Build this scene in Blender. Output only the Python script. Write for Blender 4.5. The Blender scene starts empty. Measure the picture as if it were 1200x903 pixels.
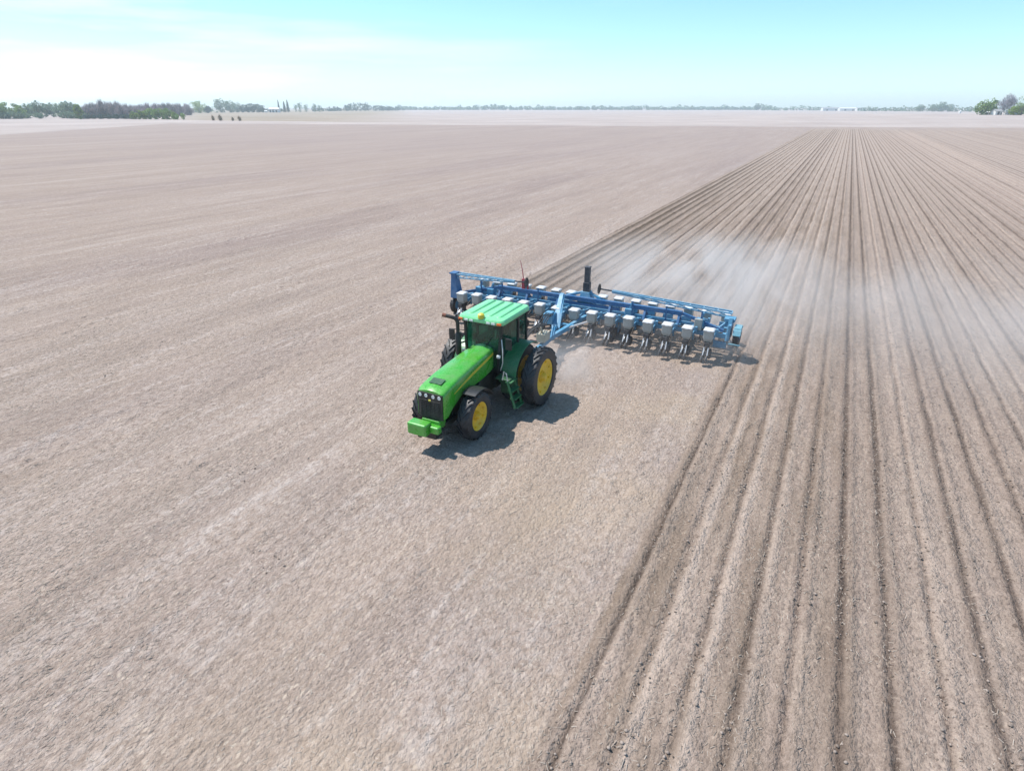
import bpy, bmesh, math, random
import numpy as np
from mathutils import Vector, Matrix

S = bpy.context.scene
COL = S.collection
rad = math.radians
random.seed(7)
RNG = np.random.RandomState(11)

# ------------------------------------------------------------------ camera, sky, sun, exposure
CAM_H, YAW, PITCH = 8.95, rad(27.39), rad(24.94)
cam_d = bpy.data.cameras.new('camera')
cam_d.sensor_fit = 'HORIZONTAL'; cam_d.sensor_width = 36.0; cam_d.lens = 36.0 * 700 / 1200
cam_d.clip_start = 0.1; cam_d.clip_end = 40000
cam = bpy.data.objects.new('camera', cam_d); COL.objects.link(cam)
cam.location = (0, 0, CAM_H); cam.rotation_euler = (rad(90) - PITCH, 0, YAW)
S.camera = cam

SUN_EL = 59.5
world = bpy.data.worlds.new('World'); S.world = world; world.use_nodes = True
wt = world.node_tree; wt.nodes.clear()
def wn(t, **k):
    n = wt.nodes.new(t)
    for a, b in k.items(): setattr(n, a, b)
    return n
w_out = wn('ShaderNodeOutputWorld'); w_bg = wn('ShaderNodeBackground')
w_sky = wn('ShaderNodeTexSky', sky_type='NISHITA', sun_disc=False)
w_sky.sun_elevation = rad(SUN_EL); w_sky.sun_rotation = rad(266); w_sky.altitude = 200
w_sky.air_density = 1.0; w_sky.dust_density = 0.6; w_sky.ozone_density = 1.0
w_tint = wn('ShaderNodeMix', data_type='RGBA', blend_type='MULTIPLY'); w_tint.inputs[0].default_value = 1
w_tint.inputs[7].default_value = (0.82, 1.0, 1.05, 1)
w_geo = wn('ShaderNodeTexCoord'); w_sep = wn('ShaderNodeSeparateXYZ')
w_map = wn('ShaderNodeMapping'); w_map.inputs['Rotation'].default_value = (0, 0, rad(-27)); w_map.inputs['Scale'].default_value = (1.5, 2.2, 16)
w_noise = wn('ShaderNodeTexNoise'); w_noise.inputs['Scale'].default_value = 1.3; w_noise.inputs['Detail'].default_value = 6
w_noise.inputs['Roughness'].default_value = 0.5
w_ramp = wn('ShaderNodeValToRGB'); w_ramp.color_ramp.elements[0].position = 0.44; w_ramp.color_ramp.elements[1].position = 0.70
# thin white cirrus on the left (west) side of the sky, fading to the east
w_west = wn('ShaderNodeMapRange'); w_west.inputs[1].default_value = -0.25; w_west.inputs[2].default_value = -0.95
w_west.inputs[3].default_value = 0.0; w_west.inputs[4].default_value = 1.0
w_mul = wn('ShaderNodeMath', operation='MULTIPLY'); w_mul2 = wn('ShaderNodeMath', operation='MULTIPLY'); w_mul2.inputs[1].default_value = 0.8
w_cl = wn('ShaderNodeMix', data_type='RGBA'); w_cl.inputs[7].default_value = (9.5, 9.8, 9.8, 1)
L = wt.links.new
w_el = wn('ShaderNodeMapRange'); w_el.inputs[1].default_value = 0.0; w_el.inputs[2].default_value = 0.32
w_tc = wn('ShaderNodeMix', data_type='RGBA'); w_tc.inputs[6].default_value = (1.06, 1.36, 1.72, 1); w_tc.inputs[7].default_value = (0.80, 1.21, 1.26, 1)
L(w_sep.outputs['Z'], w_el.inputs[0]); L(w_el.outputs[0], w_tc.inputs[0]); L(w_tc.outputs[2], w_tint.inputs[7])
L(w_sky.outputs[0], w_tint.inputs[6]); L(w_geo.outputs['Generated'], w_sep.inputs[0]); L(w_geo.outputs['Generated'], w_map.inputs[0])
L(w_map.outputs[0], w_noise.inputs['Vector']); L(w_noise.outputs['Fac'], w_ramp.inputs[0])
L(w_sep.outputs['X'], w_west.inputs[0]); L(w_ramp.outputs[0], w_mul.inputs[0]); L(w_west.outputs[0], w_mul.inputs[1])
L(w_mul.outputs[0], w_mul2.inputs[0]); L(w_mul2.outputs[0], w_cl.inputs[0]); L(w_tint.outputs[2], w_cl.inputs[6])
L(w_cl.outputs[2], w_bg.inputs['Color']); w_bg.inputs['Strength'].default_value = 0.118
L(w_bg.outputs[0], w_out.inputs['Surface'])

sun_d = bpy.data.lights.new('sun', 'SUN'); sun_d.energy = 5.0; sun_d.angle = rad(0.53); sun_d.color = (1.0, 0.955, 0.90)
sun = bpy.data.objects.new('sun', sun_d); COL.objects.link(sun)
sun.rotation_euler = (0, -rad(90 - SUN_EL), rad(4)); sun.location = (-60, 0, 120)

vs = S.view_settings
S.display_settings.display_device = 'sRGB'
vs.view_transform = 'Standard'; vs.look = 'None'; vs.gamma = 1.0; vs.use_curve_mapping = False
vs.exposure = 0.25
S.cycles.volume_step_rate = 2.0; S.cycles.volume_max_steps = 96; S.cycles.volume_bounces = 1
S.cycles.transparent_max_bounces = 16

# ------------------------------------------------------------------ materials
class NT:
    """small node-tree builder"""
    def __init__(s, name):
        s.m = bpy.data.materials.new(name); s.m.use_nodes = True; s.t = s.m.node_tree; s.t.nodes.clear()
        s.out = s.t.nodes.new('ShaderNodeOutputMaterial')
    def n(s, t, ins=None, **k):
        n = s.t.nodes.new(t)
        for a, b in k.items(): setattr(n, a, b)
        for a, b in (ins or {}).items():
            if hasattr(b, 'is_linked') or isinstance(b, bpy.types.NodeSocket): s.t.links.new(b, n.inputs[a])
            else: n.inputs[a].default_value = b
        return n
    def math(s, op, a, b=0.0, c=None, clamp=False):
        n = s.t.nodes.new('ShaderNodeMath'); n.operation = op; n.use_clamp = clamp
        for i, v in enumerate((a, b) if c is None else (a, b, c)):
            if isinstance(v, bpy.types.NodeSocket): s.t.links.new(v, n.inputs[i])
            else: n.inputs[i].default_value = v
        return n.outputs[0]
    def mix(s, f, a, b, blend='MIX'):
        n = s.t.nodes.new('ShaderNodeMix'); n.data_type = 'RGBA'; n.blend_type = blend
        for i, v in ((0, f), (6, a), (7, b)):
            if isinstance(v, bpy.types.NodeSocket): s.t.links.new(v, n.inputs[i])
            else: n.inputs[i].default_value = v if i == 0 else (tuple(v) + (1,))[:4]
        return n.outputs[2]
    def noise(s, vec, scale, detail=3, rough=0.55, dist=0.0, dims='3D'):
        return s.n('ShaderNodeTexNoise', {'Vector': vec, 'Scale': scale, 'Detail': detail, 'Roughness': rough, 'Distortion': dist}).outputs['Fac']
    def rng(s, v, a, b, c=0.0, d=1.0, smooth=False):
        n = s.n('ShaderNodeMapRange', {0: v, 1: a, 2: b, 3: c, 4: d})
        if smooth: n.interpolation_type = 'SMOOTHSTEP'
        return n.outputs[0]
    def scale(s, vec, sc, loc=(0, 0, 0), rot=(0, 0, 0)):
        return s.n('ShaderNodeMapping', {'Vector': vec, 'Scale': sc, 'Location': loc, 'Rotation': rot}).outputs[0]
    def surf(s, sock): s.t.links.new(sock, s.out.inputs['Surface'])

def paint(name, col, rough=0.4, metal=0.0, dust=0.25, dust_col=(0.36, 0.30, 0.25), var=0.18, bump=0.0, scale=3.0, coat=0.0, spec=0.5):
    """painted or raw surface with a patchy film of field dust"""
    t = NT(name)
    o = t.n('ShaderNodeTexCoord').outputs['Object']
    n1 = t.noise(o, scale, 5, 0.6); n2 = t.noise(o, scale * 7, 4, 0.6)
    c = t.mix(t.rng(n2, 0.3, 0.7), [v * (1 - var) for v in col], [min(1, v * (1 + var)) for v in col])
    d = t.math('MULTIPLY', t.rng(t.math('ADD', n1, t.math('MULTIPLY', n2, 0.4)), 0.55, 0.95), dust)
    c = t.mix(d, c, dust_col)
    b = t.n('ShaderNodeBsdfPrincipled', {'Base Color': c, 'Metallic': metal, 'Roughness': t.math('ADD', rough, t.math('MULTIPLY', d, 0.5), clamp=True), 'Specular IOR Level': spec, 'Coat Weight': coat})
    if bump:
        bn = t.n('ShaderNodeBump', {'Height': n2, 'Strength': bump, 'Distance': 0.02}); t.t.links.new(bn.outputs[0], b.inputs['Normal'])
    t.surf(b.outputs[0]); return t.m

M = {}
M['green'] = paint('green_paint', (0.05, 0.36, 0.022), 0.24, dust=0.26, coat=0.5)
M['roof_green_sheen'] = paint('roof_green_painted_sheen', (0.19, 0.64, 0.28), 0.3, dust=0.25, dust_col=(0.4, 0.5, 0.4), coat=0.2)  # sky reflection put into base and dust colour, paler than the hood green
M['dark_green'] = paint('dark_green_paint', (0.012, 0.085, 0.03), 0.4, dust=0.2)
M['fender_green'] = paint('fender_green_paint', (0.02, 0.17, 0.055), 0.35, dust=0.25)
M['yellow'] = paint('yellow_paint', (0.85, 0.52, 0.006), 0.4, dust=0.25)
M['stripe'] = paint('yellow_stripe', (0.66, 0.55, 0.05), 0.4, dust=0.1)
M['black'] = paint('black_plastic', (0.012, 0.012, 0.014), 0.5, dust=0.12)
M['engine'] = paint('engine_dark', (0.012, 0.022, 0.018), 0.6, dust=0.18)
M['rubber'] = paint('tyre_rubber', (0.016, 0.017, 0.021), 0.48, dust=0.30, dust_col=(0.20, 0.18, 0.17), bump=0.15)
M['lug'] = M['rubber']
M['fgrey'] = paint('grey_fender_plastic', (0.014, 0.015, 0.018), 0.3, dust=0.12)
M['blue'] = paint('blue_paint', (0.055, 0.25, 0.42), 0.42, dust=0.6, dust_col=(0.30, 0.38, 0.44))
M['sky_blue'] = paint('faded_blue_paint', (0.15, 0.35, 0.50), 0.45, dust=0.5, dust_col=(0.40, 0.50, 0.55))
M['navy'] = paint('dark_blue_paint', (0.02, 0.11, 0.27), 0.4, dust=0.35, dust_col=(0.25, 0.3, 0.36))
M['hopper'] = paint('hopper_plastic', (0.38, 0.39, 0.37), 0.5, dust=0.55, dust_col=(0.38, 0.33, 0.28))
M['lid'] = paint('hopper_lid_plastic', (0.58, 0.60, 0.62), 0.45, dust=0.5, dust_col=(0.5, 0.45, 0.4))
M['steel'] = paint('worn_steel', (0.66, 0.66, 0.67), 0.35, metal=0.35, dust=0.3)
M['dsteel'] = paint('dark_steel', (0.045, 0.05, 0.06), 0.5, metal=0.3, dust=0.3)
M['post'] = paint('dark_post_paint', (0.03, 0.036, 0.05), 0.5, dust=0.25)
M['red'] = paint('red_paint', (0.42, 0.02, 0.05), 0.4, dust=0.2)
M['orange'] = paint('orange_lens', (0.75, 0.16, 0.03), 0.25, dust=0.1)
M['lens'] = paint('lamp_lens', (0.75, 0.76, 0.74), 0.12, dust=0.1)
M['seat'] = paint('seat_fabric', (0.05, 0.055, 0.03), 0.8, dust=0.1)
M['mint'] = paint('faded_guard_paint', (0.13, 0.36, 0.46), 0.4, dust=0.4)
M['hose'] = paint('hose_rubber', (0.012, 0.012, 0.014), 0.6, dust=0.3)
M['tan'] = paint('dusty_tan_paint', (0.5, 0.46, 0.36), 0.5, dust=0.4)
M['skin'] = paint('skin', (0.5, 0.3, 0.22), 0.5, dust=0.0)
M['shirt'] = paint('dark_shirt_cloth', (0.03, 0.045, 0.08), 0.85, dust=0.1)
M['white_wall'] = paint('white_siding', (0.72, 0.72, 0.70), 0.6, dust=0.2, scale=0.5)
M['roofing'] = paint('grey_roofing', (0.33, 0.33, 0.34), 0.6, dust=0.2, scale=0.5)
M['dark_open'] = paint('dark_opening', (0.03, 0.035, 0.05), 0.6, dust=0.1)
M['bark'] = paint('bark', (0.12, 0.095, 0.085), 0.9, dust=0.2, var=0.3, scale=2)

def glass_mat(name, tint, refl=1.0):
    t = NT(name)
    o = t.n('ShaderNodeTexCoord').outputs['Object']
    tr = t.n('ShaderNodeBsdfTransparent', {'Color': tuple(tint) + (1,)})
    gl = t.n('ShaderNodeBsdfGlossy', {'Color': (1, 1, 1, 1), 'Roughness': 0.04})
    df = t.n('ShaderNodeBsdfDiffuse', {'Color': (0.10, 0.42, 0.27, 1)})  # teal sky reflection painted into the panes as a green diffuse layer
    fr = t.n('ShaderNodeFresnel', {'IOR': 1.5})
    a = t.n('ShaderNodeMixShader', {0: t.math('MULTIPLY', fr.outputs[0], refl, clamp=True), 1: tr.outputs[0], 2: gl.outputs[0]})
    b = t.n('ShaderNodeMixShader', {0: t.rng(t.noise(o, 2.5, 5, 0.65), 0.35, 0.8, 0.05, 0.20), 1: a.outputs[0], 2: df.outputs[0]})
    t.surf(b.outputs[0]); return t.m
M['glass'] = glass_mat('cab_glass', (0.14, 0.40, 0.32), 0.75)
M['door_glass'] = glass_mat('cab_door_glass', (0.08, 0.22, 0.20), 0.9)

def leaf_mat(name, col, var=0.35, sc=0.35):
    t = NT(name)
    g = t.n('ShaderNodeNewGeometry')
    n = t.noise(t.n('ShaderNodeTexCoord').outputs['Object'], sc, 3, 0.6)
    r = t.math('ADD', t.math('MULTIPLY', n, 0.7), t.math('MULTIPLY', g.outputs['Random Per Island'], 0.3))
    oi = t.n('ShaderNodeObjectInfo').outputs['Random']
    c = t.mix(t.rng(r, 0.3, 0.7), [v * (1 - var) for v in col], [v * (1 + var) for v in col])
    c = t.mix(t.math('MULTIPLY', oi, 0.35), c, (0.10, 0.12, 0.075))
    d = t.n('ShaderNodeBsdfDiffuse', {'Color': c}); tl = t.n('ShaderNodeBsdfTranslucent', {'Color': c})
    t.surf(t.n('ShaderNodeMixShader', {0: 0.3, 1: d.outputs[0], 2: tl.outputs[0]}).outputs[0]); return t.m
M['leaf_green'] = leaf_mat('leaf_green', (0.25, 0.36, 0.11))
M['leaf_lime'] = leaf_mat('leaf_lime', (0.26, 0.36, 0.06))
M['leaf_blue'] = leaf_mat('leaf_bluegreen', (0.20, 0.28, 0.18))
M['leaf_dark'] = leaf_mat('leaf_dark', (0.05, 0.09, 0.07))
M['twig'] = leaf_mat('twig_purple_brown', (0.34, 0.28, 0.30))
M['twig_grey'] = leaf_mat('twig_grey', (0.36, 0.34, 0.38))
M['brush'] = leaf_mat('dry_brush', (0.40, 0.32, 0.23))

# ------------------------------------------------------------------ geometry helpers
class MB:
    """collects faces (with material slots) for one mesh object"""
    def __init__(s): s.v = []; s.f = []; s.mi = []; s.mats = []; s.sm = []
    def _m(s, mat):
        if mat not in s.mats: s.mats.append(mat)
        return s.mats.index(mat)
    def add(s, verts, faces, mat=None, smooth=False):
        b = len(s.v); s.v += [tuple(v) for v in verts]; i = s._m(mat)
        for f in faces: s.f.append([b + k for k in f]); s.mi.append(i); s.sm.append(smooth)
        return s
    def box(s, c, d, rot=None, mat=None):
        hx, hy, hz = d[0] / 2, d[1] / 2, d[2] / 2
        vs_ = [Vector((x, y, z)) for x in (-hx, hx) for y in (-hy, hy) for z in (-hz, hz)]
        if rot is not None:
            R = rot if isinstance(rot, Matrix) else Matrix.Rotation(rot[2], 3, 'Z') @ Matrix.Rotation(rot[1], 3, 'Y') @ Matrix.Rotation(rot[0], 3, 'X')
            vs_ = [R @ v for v in vs_]
        return s.add([v + Vector(c) for v in vs_], [(0, 1, 3, 2), (4, 6, 7, 5), (0, 4, 5, 1), (2, 3, 7, 6), (0, 2, 6, 4), (1, 5, 7, 3)], mat)
    def hexa(s, lo, hi, mat=None):
        """lo/hi: four corners each, counter-clockwise from above"""
        return s.add(list(lo) + list(hi), [(3, 2, 1, 0), (4, 5, 6, 7), (0, 1, 5, 4), (1, 2, 6, 5), (2, 3, 7, 6), (3, 0, 4, 7)], mat)
    def bar(s, a, b, w, h=None, mat=None, up=(0, 0, 1)):
        a, b = Vector(a), Vector(b); d = (b - a); l = d.length; d.normalize()
        u = Vector(up)
        if abs(d.dot(u)) > 0.98: u = Vector((0, 1, 0))
        x = d.cross(u).normalized(); z = x.cross(d)
        R = Matrix((x, d, z)).transposed()
        return s.box((a + b) / 2, (w, l, h or w), R, mat)
    def tube(s, pts, r, n=10, mat=None, cap=True):
        pts = [Vector(p) for p in pts]; rs = r if isinstance(r, (list, tuple)) else [r] * len(pts)
        vs_, fs = [], []
        prev = None
        for i, p in enumerate(pts):
            d = (pts[min(i + 1, len(pts) - 1)] - pts[max(i - 1, 0)]).normalized()
            u = prev if prev is not None else (Vector((0, 0, 1)) if abs(d.z) < 0.95 else Vector((1, 0, 0)))
            x = d.cross(u).normalized(); y = x.cross(d).normalized(); prev = y
            for k in range(n):
                a = 2 * math.pi * k / n; vs_.append(p + (x * math.cos(a) + y * math.sin(a)) * rs[i])
        for i in range(len(pts) - 1):
            for k in range(n): fs.append((i * n + k, i * n + (k + 1) % n, (i + 1) * n + (k + 1) % n, (i + 1) * n + k))
        if cap: fs += [tuple(range(n - 1, -1, -1)), tuple((len(pts) - 1) * n + k for k in range(n))]
        return s.add(vs_, fs, mat, True)
    def lathe(s, prof, c=(0, 0, 0), n=40, axis='X', mat=None):
        """prof: (offset along axis, radius)"""
        vs_, fs = [], []; m = len(prof)
        for k in range(n):
            a = 2 * math.pi * k / n; ca, sa = math.cos(a), math.sin(a)
            for o, r in prof:
                p = (o, r * ca, r * sa) if axis == 'X' else ((r * ca, o, r * sa) if axis == 'Y' else (r * ca, r * sa, o))
                vs_.append((p[0] + c[0], p[1] + c[1], p[2] + c[2]))
        for k in range(n):
            q = (k + 1) % n
            for i in range(m - 1): fs.append((k * m + i, k * m + i + 1, q * m + i + 1, q * m + i))
        return s.add(vs_, fs, mat, True)
    def loft(s, rings, mat=None, cap=True, smooth=True):
        n = len(rings[0]); vs_ = [p for r in rings for p in r]; fs = []
        for i in range(len(rings) - 1):
            for k in range(n): fs.append((i * n + k, i * n + (k + 1) % n, (i + 1) * n + (k + 1) % n, (i + 1) * n + k))
        if cap: fs += [tuple(range(n - 1, -1, -1)), tuple((len(rings) - 1) * n + k for k in range(n))]
        return s.add(vs_, fs, mat, smooth)
    def prism(s, poly, x0, x1, mat=None):
        """poly of (y, z) extruded along x"""
        n = len(poly); vs_ = [(x0, y, z) for y, z in poly] + [(x1, y, z) for y, z in poly]
        fs = [tuple(range(n)), tuple(range(2 * n - 1, n - 1, -1))] + [(k, n + k, n + (k + 1) % n, (k + 1) % n) for k in range(n)]
        return s.add(vs_, fs, mat)
    def build(s, name, mat, parent=None, bevel=0.0, loc=None, sharp=35, normals=True):
        me = bpy.data.meshes.new(name); me.from_pydata(s.v, [], s.f); me.update()
        for m in s.mats: me.materials.append(mat if m is None else m)
        me.polygons.foreach_set('material_index', s.mi); me.polygons.foreach_set('use_smooth', s.sm)
        if normals:
            bm = bmesh.new(); bm.from_mesh(me); bmesh.ops.recalc_face_normals(bm, faces=bm.faces); bm.to_mesh(me); bm.free()
        if any(s.sm): me.set_sharp_from_angle(angle=rad(sharp))
        o = bpy.data.objects.new(name, me); COL.objects.link(o)
        if loc: o.location = loc
        if parent: o.parent = parent
        if bevel:
            b = o.modifiers.new('bevel', 'BEVEL'); b.width = bevel; b.segments = 2; b.limit_method = 'ANGLE'; b.angle_limit = rad(40)
        return o

def tag(o, label=None, cat=None, group=None, kind=None):
    if label: o['label'] = label
    if cat: o['category'] = cat
    if group: o['group'] = group
    if kind: o['kind'] = kind
    return o
def empty(name, loc=(0, 0, 0), rz=0.0, parent=None):
    o = bpy.data.objects.new(name, None); COL.objects.link(o); o.location = loc; o.rotation_euler = (0, 0, rz); o.empty_display_size = 0.3
    if parent: o.parent = parent
    return o
def copy_tree(o, parent=None):
    c = o.copy(); COL.objects.link(c); c.parent = parent
    for ch in list(o.children): copy_tree(ch, c)
    return c

FW = Vector((-math.sin(YAW), math.cos(YAW), 0)); RT = Vector((math.cos(YAW), math.sin(YAW), 0))
def smooth(a, b, x):
    t = np.clip((x - a) / (b - a), 0, 1); return t * t * (3 - 2 * t)
def terrain(X, Y):
    """gentle rise of the far field to the north-east, flat elsewhere"""
    d = X * FW.x + Y * FW.y; l = X * RT.x + Y * RT.y
    ratio = l / np.maximum(d, 1.0)
    z = 3.2 * smooth(330, 560, d) * smooth(0.12, 0.75, ratio) * (1 - 0.9 * smooth(600, 1100, d))
    return z
def far(px, d, dz=0.0):
    """ground point seen along picture column px at forward distance d"""
    depth = d * math.cos(PITCH) + CAM_H * math.sin(PITCH)
    p = FW * d + RT * ((px - 600) / 700 * depth)
    return Vector((p.x, p.y, float(terrain(np.array(p.x), np.array(p.y))) + dz))

# ------------------------------------------------------------------ ground
def hash2(ix, iy, seed):
    h = (ix.astype(np.int64) * 374761393 + iy.astype(np.int64) * 668265263 + seed * 974711) & 0x7fffffff
    h = ((h ^ (h >> 13)) * 1274126177) & 0x7fffffff
    return ((h ^ (h >> 16)) & 0xffff) / 65535.0
def vnoise(x, y, seed):
    ix, iy = np.floor(x), np.floor(y); fx, fy = x - ix, y - iy
    fx = fx * fx * (3 - 2 * fx); fy = fy * fy * (3 - 2 * fy)
    a = hash2(ix, iy, seed); b = hash2(ix + 1, iy, seed); c = hash2(ix, iy + 1, seed); d = hash2(ix + 1, iy + 1, seed)
    return (a + (b - a) * fx) + ((c + (d - c) * fx) - (a + (b - a) * fx)) * fy - 0.5
ROW, ROW0, EDGE_R, EDGE_L, PLANT_Y = 0.766, 0.19, -2.42, -14.95, 24.2
ROW_END = 330.0

def spaced(a, b, step, ratio_to=None):
    out = [a]; x = a
    while x < b: x += step; out.append(x)
    return out
xs = spaced(-40, 22, 0.07)
x, st = 22.0, 0.09
while x < 9000: x += st; st *= 1.055; xs.append(x)
x, st = -40.0, 0.09; left = []
while x > -9000: x -= st; st *= 1.055; left.append(x)
xs = np.array(left[::-1] + xs)
ys = spaced(1.0, 32, 0.065); y = ys[-1]
while y < 330: y += 0.065 * (y / 32) ** 1.6; ys.append(y)
st = 3.0
while y < 9000: y += st; st *= 1.06; ys.append(y)
y, st = 1.0, 0.3; back = []
while y > -300: y -= st; st *= 1.25; back.append(y)
ys = np.array(back[::-1] + ys)
X, Y = np.meshgrid(xs, ys)
dist = np.hypot(X, Y)
planted = ((X > EDGE_R) | ((X > EDGE_L) & (Y > PLANT_Y))) & (Y < ROW_END)
planted = planted.astype(float)
Z = terrain(X, Y)
fade = 1 - smooth(60, 140, dist)
# clods and harrowed crumb
clod = vnoise(X / 0.34, Y / 0.42, 1) * 0.045 + vnoise(X / 0.16, Y / 0.20, 2) * 0.050
clod += np.clip(vnoise(X / 0.21, Y / 0.24, 5) - 0.22, 0, 1) * 0.22
patch = np.clip(0.62 + 1.3 * vnoise(X / 1.6, Y / 4.5, 41), 0.15, 1.2); clod = clod * np.where(planted > 0, 0.5 + 0.5 * patch, 0.75 * patch)
swell = vnoise(X / 2.1, Y / 5.0, 3) * 0.03 + vnoise(X / 0.75, Y / 2.6, 4) * 0.022
wob = vnoise(Y / 1.7 + np.floor((X - ROW0) / ROW + 0.5) * 7.3, X * 0 + 3.1, 8) * 0.05
u = (X - ROW0 + wob) / ROW; ph = (u - np.floor(u + 0.5)) * ROW
rowi = np.floor(u + 0.5)
deep = 0.6 + 0.8 * hash2(rowi, rowi * 0, 21)
prof = -0.045 * deep * (0.75 + vnoise(X / 0.3, Y / 0.22, 31)) * np.exp(-(ph / 0.05) ** 2) + 0.040 * np.exp(-((np.abs(ph) - 0.14) / 0.065) ** 2) - 0.012 * np.exp(-((np.abs(ph) - 0.30) / 0.05) ** 2)
Z = Z + (clod * np.where(planted > 0, 0.85, 1.0) + swell) * fade + planted * prof * (1 - smooth(280, ROW_END, dist))
# wheel tracks pressed by the tractor behind the rear wheels and in front of the planter
for tx in (-7.43, -8.19, -9.71, -10.47):
    lug = np.sign(np.sin(Y * 2 * math.pi / 0.26 + np.abs(X - tx) * 8)) * 0.008
    tr = np.exp(-((X - tx) / 0.22) ** 4) * smooth(16.0, 16.5, Y) * (1 - smooth(23.2, 23.9, Y))
    Z = Z - tr * (0.03 + lug)
nx, ny = len(xs), len(ys)
me = bpy.data.meshes.new('ground')
co = np.stack([X, Y, Z], -1).reshape(-1, 3).astype(np.float32)
idx = np.arange(nx * ny).reshape(ny, nx)
quads = np.stack([idx[:-1, :-1], idx[:-1, 1:], idx[1:, 1:], idx[1:, :-1]], -1).reshape(-1, 4).astype(np.int32)
me.vertices.add(len(co)); me.vertices.foreach_set('co', co.ravel())
me.loops.add(quads.size); me.loops.foreach_set('vertex_index', quads.ravel())
me.polygons.add(len(quads)); me.polygons.foreach_set('loop_start', np.arange(0, quads.size, 4, dtype=np.int32))
me.polygons.foreach_set('use_smooth', np.ones(len(quads), dtype=bool))
me.update(); me.validate()
ground = bpy.data.objects.new('ground', me); COL.objects.link(ground)
tag(ground, 'tilled bare soil field stretching to the horizon', kind='structure')

def line_mask(t, px_, py_, a, b, w=0.0, nz=None):
    """1 on the far (left-hand) side of the line a->b, in metres"""
    dx, dy = b[0] - a[0], b[1] - a[1]; l = math.hypot(dx, dy)
    s = t.math('ADD', t.math('MULTIPLY', px_, -dy / l), t.math('MULTIPLY', py_, dx / l))
    s = t.math('SUBTRACT', s, (-dy * a[0] + dx * a[1]) / l)
    if nz is not None: s = t.math('ADD', s, nz)
    return t.rng(s, -w, w)

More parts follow.
